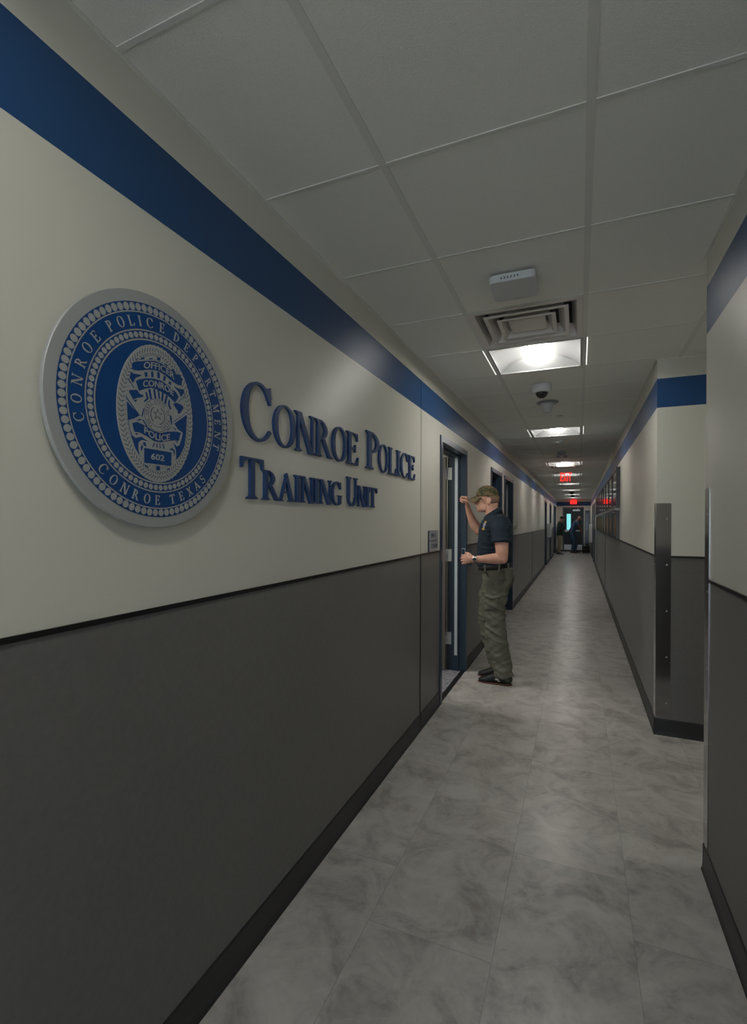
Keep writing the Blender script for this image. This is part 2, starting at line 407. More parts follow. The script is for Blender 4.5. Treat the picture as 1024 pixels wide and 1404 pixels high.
# suspended ceiling: tegular tiles in a T-bar grid
GX = [-1.1936, -.584, .0256, .6352, 1.2448, 1.8544, 2.464, 3.2]
Y0G = 1.4595 - 11 * .6096
LIGHT_Y = [-.370, 3.288, 6.336, 9.994, 12.432, 15.480, 18.528, 21.576, 24.624]
DIFF_Y = [2.679, 10.604]
GR = .012
tiles = MB(); bars = MB(); k = 0
while Y0G + k * .6096 < YE:
    ya = Y0G + k * .6096
    if ya + .6096 < YB: k += 1; continue
    yb = min(ya + .6096, YE); ya2 = max(ya, YB)
    wide = 1.6 < ya < 4.3
    xmax = 3.1 if wide else XR
    for i in range(len(GX) - 1):
        xa, xb = GX[i], GX[i + 1]
        if xa >= xmax: break
        if i == 1 and any(abs(ya - q) < .1 for q in LIGHT_Y + DIFF_Y): continue
        x0 = max(xa + GR - .001, XL + .001); x1 = min(xb - GR + .001, xmax - .001)
        z = ZC + .003
        # main face and chamfered regress edge
        r = .006
        v = [(x0, ya2 + GR * .6, z + .020), (x1, ya2 + GR * .6, z + .020), (x1, yb - GR * .6, z + .020), (x0, yb - GR * .6, z + .020),
             (x0, ya2 + GR * .6, z), (x1, ya2 + GR * .6, z), (x1, yb - GR * .6, z), (x0, yb - GR * .6, z)]
        tiles.add(v, [(0, 1, 2, 3), (7, 6, 5, 4), (0, 4, 5, 1), (1, 5, 6, 2), (2, 6, 7, 3), (3, 7, 4, 0)])
    bars.box(XL, xmax, ya - GR * .58, ya + GR * .58, ZC + .0005, ZC + .03)
    for gx in GX[1:-1]:
        if gx < xmax: bars.box(gx - GR, gx + GR, ya2, yb, ZC, ZC + .03)
    k += 1
tag(tiles.build('ceiling', M['ceiling'], fix=True), kind='structure')
trim(bars, M['grid'])
mb = MB(); mb.box(XL - .2, 3.25, YB, YE + .15, ZC + .25, ZC + .27)
mb.box(XL - .2, XL - .0, YB, YE, ZC + .02, ZC + .25); mb.box(XR, XR + .15, YB, 1.5, ZC + .02, ZC + .25); mb.box(XR, XR + .15, 4.4, YE, ZC + .02, ZC + .25)
trim(mb, M['plenum'], 'trim_plenum')

# ------------------------------------------------------------------ doors in the left wall (frame, leaf, hinges)
def door_left(n, y0, y1, h, mode):
    d = empty('door_%d' % n, (XL, (y0 + y1) / 2, 0), kind='structure')
    xf = XL + .012; xb = XL - TW - .012; fw = .05
    mb = MB()
    for a, b in ((y0, y0 + fw), (y1 - fw, y1)): mb.box(xb, xf, a, b, 0, h)
    mb.box(xb, xf, y0 + fw, y1 - fw, h - fw, h)
    # rebate stop
    for a, b in ((y0 + fw, y0 + fw + .016), (y1 - fw - .016, y1 - fw)): mb.box(xb + .046, XL - .06, a, b, 0, h - fw)
    mb.box(xb + .046, XL - .06, y0 + fw, y1 - fw, h - fw - .016, h - fw)
    mb.build('door_frame', M['frame'], d)
    g = MB(); g.box(XL - .10, XL - .072, y1 - fw - .021, y1 - fw - .016, .16, h - fw - .02)
    if mode != 'dark': g.build('gasket_strip', M['gasket'], d)
    if mode == 'open':
        xh = xb - .006; t = .045
        yl = y1 - fw - .012
        lf = MB(); lf.box(xh - .90, xh, yl - t, yl, .012, h - fw - .012)
        leaf = lf.build('door_leaf', M['leaf'], d)
        hd = MB(); hd.box(xh - .86, xh - .80, yl - t - .008, yl - t, .95, 1.10); hd.tube([((xh - .83, yl - t - .05, 1.02), .01), ((xh - .74, yl - t - .05, 1.02), .01)], n=8); hd.tube([((xh - .83, yl - t, 1.02), .01), ((xh - .83, yl - t - .05, 1.02), .01)], n=8)
        hd.build('door_handle', M['silver'], leaf)
        for zh in (.26, 1.095, 1.915):
            hg = MB(); hg.box(xb + .002, xb + .062, y1 - fw - .004, y1 - fw, zh, zh + .122)
            hg.box(xh - .002, xh + .001, yl - t + .004, yl, zh, zh + .122)
            for q in range(5): hg.tube([((xb - .004, y1 - fw - .010, zh + .0244 * q + .001), .0075), ((xb - .004, y1 - fw - .010, zh + .0244 * (q + 1) - .001), .0075)], n=10, cap=False)
            for q in (.02, .06, .10):
                hg.ell((xb + .025, y1 - fw - .005, zh + q), (.004, .002, .004), n=8, m=4); hg.ell((xb + .048, y1 - fw - .005, zh + q + .008), (.004, .002, .004), n=8, m=4)
            hg.build('door_hinge', M['silver'], d)
    elif mode == 'glass':
        lf = MB(); x0, x1 = xb + .0, xb + .045; ym = (y0 + y1) / 2
        for a, b in ((y0 + fw + .02, ym - .003), (ym + .003, y1 - fw - .02)):
            lf.box(x0, x1, a, a + .09, .01, h - fw - .02); lf.box(x0, x1, b - .09, b, .01, h - fw - .02)
            for z0, z1 in ((.01, .25), (1.0, 1.08), (h - .19, h - fw - .02)): lf.box(x0, x1, a + .09, b - .09, z0, z1)
        leaf = lf.build('door_leaf', M['leafdark'], d)
        for a, b in ((y0 + fw + .11, ym - .093), (ym + .093, y1 - fw - .11)):
            for z0, z1 in ((.25, 1.0), (1.08, h - .19)):
                p = MB(); p.box(x0 + .018, x0 + .026, a, b, z0, z1); p.build('glass_pane', M['paleglass'] if z0 > .5 else M['blueglass'], leaf)
        br = MB(); br.tube([((x1 + .04, y0 + .15, 1.04), .016), ((x1 + .04, ym - .06, 1.04), .016)], n=10)
        br.tube([((x1 + .04, ym + .06, 1.04), .016), ((x1 + .04, y1 - .15, 1.04), .016)], n=10)
        for q in (y0 + .16, ym - .08, ym + .08, y1 - .16): br.box(x1, x1 + .04, q - .012, q + .012, 1.03, 1.05)
        br.build('push_bar', M['silver'], leaf)
    else:
        x0, x1 = xb + .0, xb + .045
        lf = MB(); lf.box(x0, x1, y0 + fw + .003, y1 - fw - .003, .01, h - fw - .004)
        leaf = lf.build('door_leaf', M['leafdark'], d)
        hd = MB(); ya = y0 + fw + .07
        hd.box(x1, x1 + .008, ya - .03, ya + .03, .94, 1.10); hd.tube([((x1 + .008, ya, 1.02), .010), ((x1 + .05, ya, 1.02), .010), ((x1 + .05, ya + .10, 1.02), .010)], n=8)
        hd.build('door_handle', M['silver'], leaf)
    return d
modes = ['open', 'dark', 'strip', 'dark', 'dark', 'glass']
for i, ((a, b, h), md) in enumerate(zip(DOORS_L, modes)): door_left(i + 1, a, b, h, md)

# room behind the open door
ground('floor_office', -3.6, XL - .040, 3.92, 4.835, .004, M['carpet'])
ground('floor_office_inner', -3.6, XL - TW, 3.1, 6.1, .003, M['carpet'])
mb = MB(); mb.box(-3.7, XL - TW, 6.0, 6.1, 0, 2.7); mb.box(-3.7, -3.6, 3.1, 6.1, 0, 2.7); mb.box(-3.7, XL - TW, 3.0, 3.1, 0, 2.7); mb.box(-3.7, XL - TW, 3.0, 6.1, 2.6, 2.7)
tag(mb.build('wall_office', M['cream']), kind='structure')
mb = MB(); mb.box(XL - .040, XL + .002, 3.92, 4.835, 0, .006)
trim(mb, M['rail'], 'trim_threshold')

def door_right(n, y0, y1, h):
    d = empty('door_%d' % n, (XR, (y0 + y1) / 2, 0), kind='structure')
    mb = MB(); fw = .05; xf, xb = XR - .012, XR + .162
    for a, b in ((y0, y0 + fw), (y1 - fw, y1)): mb.box(xf, xb, a, b, 0, h)
    mb.box(xf, xb, y0 + fw, y1 - fw, h - fw, h)
    mb.build('door_frame', M['frame'], d)
    lf = MB(); lf.box(xf + .07, xf + .115, y0 + fw + .003, y1 - fw - .003, .01, h - fw - .003); leaf = lf.build('door_leaf', M['leafdark'], d)
    hd = MB(); hd.box(xf + .062, xf + .07, y0 + .09, y0 + .15, .94, 1.10); hd.tube([((xf + .062, y0 + .12, 1.02), .01), ((xf + .02, y0 + .12, 1.02), .01), ((xf + .02, y0 + .22, 1.02), .01)], n=8)
    hd.build('door_handle', M['silver'], leaf)
for i, (a, b, h) in enumerate(DOORS_R): door_right(7 + i, a, b, h)

# far end door with lite, closer, kick plate and exit bar
d = empty('door_9', (-.285, YE, 0), kind='structure')
mb = MB(); x0, x1, h = -.775, .203, 2.235
for a, b in ((x0, x0 + .05), (x1 - .05, x1)): mb.box(a, b, YE - .012, YE + .16, 0, h)
mb.box(x0 + .05, x1 - .05, YE - .012, YE + .16, h - .05, h); mb.build('door_frame', M['frame'], d)
lf = MB(); ly0, ly1 = YE + .03, YE + .075; a, b = x0 + .053, x1 - .053; wx0, wx1, wz0, wz1 = -.585, -.395, 1.10, 1.90
lf.box(a, wx0, ly0, ly1, .01, h - .053); lf.box(wx1, b, ly0, ly1, .01, h - .053); lf.box(wx0, wx1, ly0, ly1, .01, wz0); lf.box(wx0, wx1, ly0, ly1, wz1, h - .053)
leaf = lf.build('door_leaf', M['leafdark'], d)
p = MB(); p.box(wx0, wx1, ly0 + .018, ly0 + .026, wz0, wz1); p.build('window_pane', M['teal'], leaf)
p = MB(); p.box(a + .02, b - .02, ly0 - .003, ly0, .10, .36); p.build('kick_plate', M['silver'], leaf)
p = MB(); p.box(a + .06, b - .04, ly0 - .07, ly0 - .04, 1.03, 1.09); p.box(a + .06, a + .16, ly0 - .04, ly0, 1.0, 1.12); p.box(b - .10, b - .04, ly0 - .04, ly0, 1.02, 1.10); p.build('exit_bar', M['silver'], leaf)
p = MB(); p.box(-.30, .03, ly0 - .07, ly0, 2.04, 2.12); p.tube([((-.10, ly0 - .05, 2.12), .012), ((-.05, ly0 - .08, 2.19), .012)], n=8); p.build('door_closer', M['silver'], leaf)
w = empty('window_1', (.36, YE, 0), kind='structure')
mb = MB()
for a, b in ((.257, .285), (.445, .473)): mb.box(a, b, YE - .01, YE + .10, 0, 2.065)
for z0, z1 in ((0, .12), (1.0, 1.05), (2.03, 2.065)): mb.box(.285, .445, YE - .01, YE + .10, z0, z1)
mb.build('window_frame', M['frame'], w)
mb = MB(); mb.box(.285, .445, YE + .04, YE + .05, .12, 1.0); mb.build('window_pane', M['blueglass'], w)
mb = MB(); mb.box(.285, .445, YE + .04, YE + .05, 1.05, 2.03); mb.build('window_pane', M['blueglass'], w)
# windows of the added lobby, put in for soft bluish light near the camera
for i in range(5):
    a = LB0 + i * (LB1 - LB0) / 5; b = a + (LB1 - LB0) / 5
    w = empty('window_%d' % (i + 2), ((a + b) / 2, LBY, .3), kind='structure')
    mb = MB()
    for q in ((a, a + .05), (b - .05, b)): mb.box(q[0], q[1], LBY - .10, LBY, .3, 2.4)
    for z0, z1 in ((.3, .35), (2.35, 2.4)): mb.box(a + .05, b - .05, LBY - .10, LBY, z0, z1)
    mb.build('window_frame', M['frame'], w)
    mb = MB(); mb.box(a + .05, b - .05, LBY - .06, LBY - .05, .35, 2.35); mb.build('window_pane', M['fill_daylight'], w)

# ------------------------------------------------------------------ ceiling troffers
def make_light(x0, y0):
    x1, y1 = x0 + .6096, y0 + .6096
    r = empty('ceiling_light', ((x0 + x1) / 2, (y0 + y1) / 2, ZC), 'two foot square ceiling light', 'ceiling light', 'square ceiling lights along the corridor')
    a = .014
    mb = MB()
    for q in ((x0 + a, x0 + a + .010, y0 + a, y1 - a), (x1 - a - .010, x1 - a, y0 + a, y1 - a), (x0 + a + .01, x1 - a - .01, y0 + a, y0 + a + .010), (x0 + a + .01, x1 - a - .01, y1 - a - .010, y1 - a)):
        mb.box(*q, ZC - .002, ZC + .012)
    mb.build('light_frame', M['pan'], r)
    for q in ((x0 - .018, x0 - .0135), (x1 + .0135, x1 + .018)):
        mb = MB(); mb.box(q[0], q[1], y0 + .02, y1 - .02, ZC + .0005, ZC + .002); mb.build('side_glow_strip', M['edge_glow'], r)  # glowing strips imitate light caught on the neighbouring tile edges
    # curved side wings either side of the lens, arched ends
    pn = MB(); xc = (x0 + x1) / 2; hw = (x1 - x0) / 2 - a - .01; n = 14; hl = .072
    for sg in (-1, 1):
        vs = []; fs = []
        for i in range(n + 1):
            t = i / n; xx = hw + (hl - hw) * t; zz = ZC + .002 + .075 * math.sin(t * PI / 2) ** .8
            for yy in (y0 + a + .01, y1 - a - .01): vs.append((xc + sg * xx, yy, zz))
        for i in range(n): fs.append((2 * i, 2 * i + 1, 2 * i + 3, 2 * i + 2))
        pn.add(vs, fs, 0, True)
        for ye_, dr in ((y0 + a + .01, 1), (y1 - a - .01, -1)):       # arched end walls
            vs = []; fs = []
            for i in range(n + 1):
                t = i / n; xx = hw + (hl - hw) * t; zz = ZC + .002 + .075 * math.sin(t * PI / 2) ** .8
                dep = .085 * math.sin(t * PI / 2)
                vs.append((xc + sg * xx, ye_, ZC + .0025)); vs.append((xc + sg * xx, ye_ + dr * dep, zz - .001))
            for i in range(n): fs.append((2 * i, 2 * i + 1, 2 * i + 3, 2 * i + 2))
            pn.add(vs, fs, 0, True)
    for ye_, dr in ((y0 + a + .01, 1), (y1 - a - .01, -1)):
        pn.add([(xc - hl, ye_, ZC + .0025), (xc + hl, ye_, ZC + .0025), (xc + hl, ye_ + dr * .085, ZC + .077), (xc - hl, ye_ + dr * .085, ZC + .077)], [(0, 1, 2, 3)])
    pn.box(x0 + .005, x1 - .005, y0 + .005, y1 - .005, ZC + .092, ZC + .10)
    pn.build('light_pan', M['pan'], r, fix=False)
    # raised lens bar
    ln = MB(); vs = []; fs = []; m = 12
    ya, yb = y0 + .085, y1 - .085
    for yy in (ya, yb):
        for i in range(m + 1):
            t = PI * i / m; vs.append((xc - hl * math.cos(t), yy, ZC + .078 - .040 * math.sin(t)))
    for i in range(m): fs.append((i, i + 1, m + 2 + i, m + 1 + i))
    fs.append(tuple(range(m + 1))); fs.append(tuple(range(m + 1, 2 * m + 2))[::-1]); fs.append((0, m, 2 * m + 1, m + 1))
    ln.add(vs, fs, 0, True); ln.build('light_lens', M['lens'], r)
    return r
LX0 = -.584
ordl = ['nearest', 'second', 'third', 'fourth', 'fifth', 'sixth', 'seventh', 'eighth']
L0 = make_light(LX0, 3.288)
tag(L0, 'square recessed ceiling light nearest the camera, just behind the air diffuser')
lab = {6.336: 'square ceiling light just beyond the dome camera and cone sensor', 9.994: 'square ceiling light directly in front of the first red exit sign',
       12.432: 'square ceiling light seen behind the letters of the hanging exit sign', 15.480: 'square ceiling light, fifth from the camera, below the hanging exit sign',
       18.528: 'square ceiling light, sixth from the camera', 21.576: 'square ceiling light, seventh from the camera, partly behind a small dark dome',
       24.624: 'farthest square ceiling light, in front of the end wall'}
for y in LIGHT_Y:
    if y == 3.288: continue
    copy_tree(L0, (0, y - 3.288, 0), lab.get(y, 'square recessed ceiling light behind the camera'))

# ------------------------------------------------------------------ air diffusers
def make_diff(y0, label):
    x0 = LX0; x1, y1 = x0 + .6096, y0 + .6096; xc, yc = (x0 + x1) / 2, (y0 + y1) / 2
    r = empty('air_diffuser', (xc, yc, ZC), label, 'air diffuser', 'square air diffusers in the ceiling')
    def cone(name, ho, hi, zo, zi, m, par, lip=.012):
        mb = MB(); v = []
        for hh, z in ((ho, zo), (ho - lip, zo), (hi, zi), (hi, zi + .004), (ho - lip, zo + .004), (ho, zo + .004)):
            v += [(xc - hh, yc - hh, z), (xc + hh, yc - hh, z), (xc + hh, yc + hh, z), (xc - hh, yc + hh, z)]
        f = []
        for j in range(6):
            for k in range(4): f.append((j * 4 + k, j * 4 + (k + 1) % 4, ((j + 1) % 6) * 4 + (k + 1) % 4, ((j + 1) % 6) * 4 + k))
        mb.add(v, f); return mb.build(name, m, par)
    cone('outer_frame', .292, .235, ZC - .001, ZC + .07, M['warmwhite'], r, .030)
    cone('vane', .222, .165, ZC - .004, ZC + .055, M['warmwhite'], r, .022)
    cone('vane', .155, .10, ZC - .006, ZC + .05, M['warmwhite'], r, .020)
    mb = MB(); mb.box(xc - .095, xc + .095, yc - .095, yc + .095, ZC + .006, ZC + .012)
    v = [(xc - .10, yc - .10, ZC + .008), (xc + .10, yc - .10, ZC + .008), (xc + .10, yc + .10, ZC + .008), (xc - .10, yc + .10, ZC + .008), (xc, yc, ZC - .004)]
    mb.add(v, [(0, 1, 4), (1, 2, 4), (2, 3, 4), (3, 0, 4)]); mb.build('centre_plate', M['warmwhite'], r)
    mb = MB(); mb.lathe([(.15, .0), (.15, .10), (.140, .10), (.140, .0)], (xc, yc, ZC + .10), n=28); mb.build('duct_collar', M['black'], r)
    mb = MB(); mb.box(xc - .292, xc + .292, yc - .292, yc + .292, ZC + .20, ZC + .21)
    for sx in (-1, 1): mb.box(xc + sx * .292 - .002, xc + sx * .292 + .002, yc - .292, yc + .292, ZC + .07, ZC + .20)
    for sy in (-1, 1): mb.box(xc - .292, xc + .292, yc + sy * .292 - .002, yc + sy * .292 + .002, ZC + .07, ZC + .20)
    mb.build('back_pan', M['recess'], r)
    for sx, sy in ((-1, -1), (1, -1), (1, 1), (-1, 1)):
        mb = MB(); mb.box(xc + sx * .19 - .006, xc + sx * .19 + .006, yc + sy * .19 - .006, yc + sy * .19 + .006, ZC + .01, ZC + .10); mb.build('bracket', M['silver'], r)
    return r
D0 = make_diff(2.679, 'square louvred air diffuser between the wireless access point and the nearest ceiling light')
copy_tree(D0, (0, 10.604 - 2.679, 0), 'small distant air diffuser in the ceiling just above the red hanging exit sign')

# wireless access point
r = empty('wireless_access_point', (-.288, 2.40, ZC), 'white square wireless access point on the ceiling before the air diffuser', 'access point')
mb = MB(); mb.rbox(-.392, -.184, 2.285, 2.50, ZC - .046, ZC - .008, .024); o = mb.build('housing', M['white'], r, bevel=.007)
mb = MB(); mb.rbox(-.365, -.211, 2.31, 2.475, ZC - .008, ZC, .01); mb.build('mounting_plate', M['ledge'], r)
for q in range(6):
    mb = MB(); mb.box(-.335 + q * .0145, -.331 + q * .0145, 2.2805, 2.2855, ZC - .036 + .0006 * q, ZC - .026); mb.build('status_mark', M['signink'], r)
mb = MB(); mb.box(-.30, -.25, 2.47, 2.482, ZC - .0466, ZC - .046); mb.build('badge_mark', M['silver'], r)

# dome camera
r = empty('dome_camera', (-.292, 4.30, ZC), 'white dome security camera with black lens hanging behind the nearest ceiling light', 'security camera')
mb = MB(); mb.lathe([(.074, 0), (.076, -.006), (.076, -.048), (.070, -.060), (.055, -.066)], (-.292, 4.30, ZC), n=36); mb.build('housing', M['white'], r)
mb = MB(); mb.lathe([(.050, -.060), (.048, -.078), (.038, -.096), (.022, -.108), (.004, -.112)], (-.292, 4.30, ZC), n=32); dm = mb.build('dome', M['darkdome'], r)
mb = MB(); mb.ell((-.296, 4.262, ZC - .072), (.012, .006, .009), n=12, m=8); mb.build('lens', M['white'], dm)
# cone sensor
r = empty('ceiling_sensor', (-.285, 4.95, ZC), 'grey cone shaped ceiling sensor with wide round flange behind the dome camera', 'ceiling sensor')
mb = MB(); mb.lathe([(.100, 0), (.100, -.004), (.090, -.010), (.066, -.014)], (-.285, 4.95, ZC), n=32); mb.build('flange', M['ledge'], r)
mb = MB(); mb.lathe([(.066, -.012), (.052, -.030), (.044, -.060), (.038, -.085), (.034, -.095), (.018, -.100)], (-.285, 4.95, ZC), n=28); mb.build('cone', M['white'], r)
mb = MB(); mb.lathe([(.034, 0), (.034, -.004), (.024, -.009)], (-.20, 5.62, ZC), n=20); tag(mb.build('sprinkler_cover', M['white']), 'small flat round sprinkler cover just behind the cone sensor', 'sprinkler cover')
# flat detector, emergency heads, distant domes
r = empty('smoke_detector', (-.285, 7.35, ZC), 'flat round white smoke detector behind the second ceiling light', 'smoke detector')
mb = MB(); mb.lathe([(.072, 0), (.072, -.014), (.066, -.022)], (-.285, 7.35, ZC), n=28); mb.build('base', M['white'], r)
mb = MB(); mb.lathe([(.052, -.020), (.050, -.032), (.030, -.040)], (-.285, 7.35, ZC), n=24); mb.build('cap', M['white'], r)
r = empty('wall_sensor', (-.27, 8.55, ZC), 'small dark two headed fitting on the ceiling in front of the exit sign', 'emergency light')
mb = MB(); mb.rbox(-.33, -.21, 8.50, 8.60, ZC - .05, ZC, .012); mb.build('housing', M['ledge'], r)
mb = MB(); mb.ell((-.32, 8.53, ZC - .070), (.030, .03, .022)); mb.build('lamp_head', M['ledge'], r)
mb = MB(); mb.ell((-.21, 8.53, ZC - .075), (.034, .03, .022)); mb.build('lamp_head', M['ledge'], r)
r.name = 'emergency_light'
for yy, nm in ((20.0, 'small dark dome camera on the far ceiling before the seventh light'), (22.6, 'small dark dome camera nearest the far end wall exit sign')):
    mb = MB(); mb.lathe([(.075, 0), (.075, -.05), (.06, -.075), (.03, -.09)], (-.27, yy, ZC), n=20); tag(mb.build('dome_camera', M['darkdome']), nm, 'security camera')
mb = MB(); mb.lathe([(.05, 0), (.05, -.02), (.03, -.03)], (-.265, 15.1, ZC), n=18); tag(mb.build('smoke_detector', M['warmwhite']), 'tiny round detector below the hanging exit sign', 'smoke detector')

# ------------------------------------------------------------------ block lettering from the built-in font
def font_polys(text, size=1., bold=0., space=1.):
    cu = bpy.data.curves.new('t', 'FONT'); cu.body = text; cu.size = size; cu.offset = bold; cu.space_character = space; cu.resolution_u = 3
    cu.fill_mode = 'FRONT'; cu.dimensions = '2D'
    ob = bpy.data.objects.new('t', cu); COL.objects.link(ob)
    dg = bpy.context.evaluated_depsgraph_get(); dg.update()
    me = ob.evaluated_get(dg).to_mesh()
    vs = [(v.co.x, v.co.y) for v in me.vertices]; fs = [tuple(p.vertices) for p in me.polygons]
    es = {}
    for p in me.polygons:
        vv = list(p.vertices)
        for i in range(len(vv)):
            e = (vv[i], vv[(i + 1) % len(vv)]); es[tuple(sorted(e))] = es.get(tuple(sorted(e)), []) + [e]
    border = [e[0] for e in es.values() if len(e) == 1]
    ob.evaluated_get(dg).to_mesh_clear(); bpy.data.objects.remove(ob); bpy.data.curves.remove(cu)
    return vs, fs, border
def fit_text(mb, text, box, fn, d0, d1, mi=0, bold=.012, warp=None):
    """text scaled into box (u0,u1,v0,v1)"""
    vs, fs, bd = font_polys(text, 1., bold)
    xs = [v[0] for v in vs]; ys = [v[1] for v in vs]
    ax, bx, ay, by = min(xs), max(xs), min(ys), max(ys); u0, u1, v0, v1 = box
    q = [(u0 + (x - ax) / (bx - ax) * (u1 - u0), v0 + (y - ay) / (by - ay) * (v1 - v0)) for x, y in vs]
    if warp: q = [warp(*p) for p in q]
    n = len(q)
    mb.add([fn(u, v, d0) for u, v in q] + [fn(u, v, d1) for u, v in q],
           [f for f in fs] + [tuple(n + i for i in reversed(f)) for f in fs] + [(a, b, n + b, n + a) for a, b in bd], mi)

# exit signs
r = empty('exit_sign', (-.245, 10.2, ZC), 'red lettered exit sign hanging from the ceiling in mid corridor', 'exit sign', 'red exit signs')
mb = MB(); mb.rbox(-.42, -.09, 10.17, 10.23, ZC - .075, ZC, .008, 'x'); mb.build('housing', M['warmwhite'], r)
mb = MB(); mb.box(-.405, -.105, 10.197, 10.203, 2.255, ZC - .075); mb.build('panel', M['acrylic'], r)
EX = (('E', 0, .24), ('X', .285, .545), ('I', .605, .685), ('T', .74, 1.0))
for ch, f0, f1 in EX:
    mb = MB(); fit_text(mb, ch, (-.345 + .2 * f0, -.345 + .2 * f1, 2.285, 2.452), lambda u, v, d: (u, d, v), 10.194, 10.197, bold=.02); mb.build('letter_' + ch.lower(), M['red'], r)
r = empty('exit_sign', (-.27, YE - .3, ZC), 'glowing red exit sign above the door at the far end', 'exit sign', 'red exit signs')
mb = MB(); mb.box(-.42, -.12, YE - .32, YE - .28, 2.38, 2.585); mb.box(-.30, -.24, YE - .315, YE - .285, 2.585, ZC); mb.build('housing', M['redface'], r)
for ch, f0, f1 in EX:
    mb = MB(); fit_text(mb, ch, (-.395 + .25 * f0, -.395 + .25 * f1, 2.405, 2.56), lambda u, v, d: (u, d, v), YE - .326, YE - .32, bold=.02); mb.build('letter_' + ch.lower(), M['red'], r)

# ------------------------------------------------------------------ serif capitals
T_, N_, S_ = .138, .046, .034
def rect(x0, y0, x1, y1): return [(x0, y0), (x1, y0), (x1, y1), (x0, y1)]
def ser(x0, x1, base, up, e=.075):
    """bracketed serif under/over a stem x0..x1"""
    s = 1 if up else -1; b = base
    return [(x0 - e, b), (x1 + e, b), (x1 + e, b + s * S_), (x1 + .012, b + s * (S_ + .035)), (x1, b + s * .12), (x0, b + s * .12), (x0 - .012, b + s * (S_ + .035)), (x0 - e, b + s * S_)]
def stem(x, t=T_, y0=0., y1=1., e=.075, lo=True, hi=True):
    P = [rect(x, y0, x + t, y1)]
    if lo: P.append(ser(x, x + t, y0, True, e))
    if hi: P.append(ser(x, x + t, y1, False, e))
    return P
def strip(pts, th):
    L, R = [], []
    for i, p in enumerate(pts):
        a = pts[max(i - 1, 0)]; b = pts[min(i + 1, len(pts) - 1)]
        dx, dy = b[0] - a[0], b[1] - a[1]; l = math.hypot(dx, dy) or 1; nx, ny = -dy / l, dx / l; h = th[i] / 2
        L.append((p[0] + nx * h, p[1] + ny * h)); R.append((p[0] - nx * h, p[1] - ny * h))
    return [[L[i], L[i + 1], R[i + 1], R[i]] for i in range(len(pts) - 1)]
def arc(cx, cy, rx, ry, a0, a1, tk=T_, tn=N_, n=30, fade=None):
    pts = []; th = []
    for i in range(n + 1):
        a = math.radians(a0 + (a1 - a0) * i / n); t = tn + (tk - tn) * abs(math.cos(a)) ** 1.6
        if fade: t *= fade(i / n)
        pts.append((cx + (rx - t / 2) * math.cos(a), cy + (ry - t / 2 * 1.0) * math.sin(a))); th.append(t)
    return strip(pts, th)
def diag(x0, y0, x1, y1, t): return [[(x0, y0), (x0 + t, y0), (x1 + t, y1), (x1, y1)]]
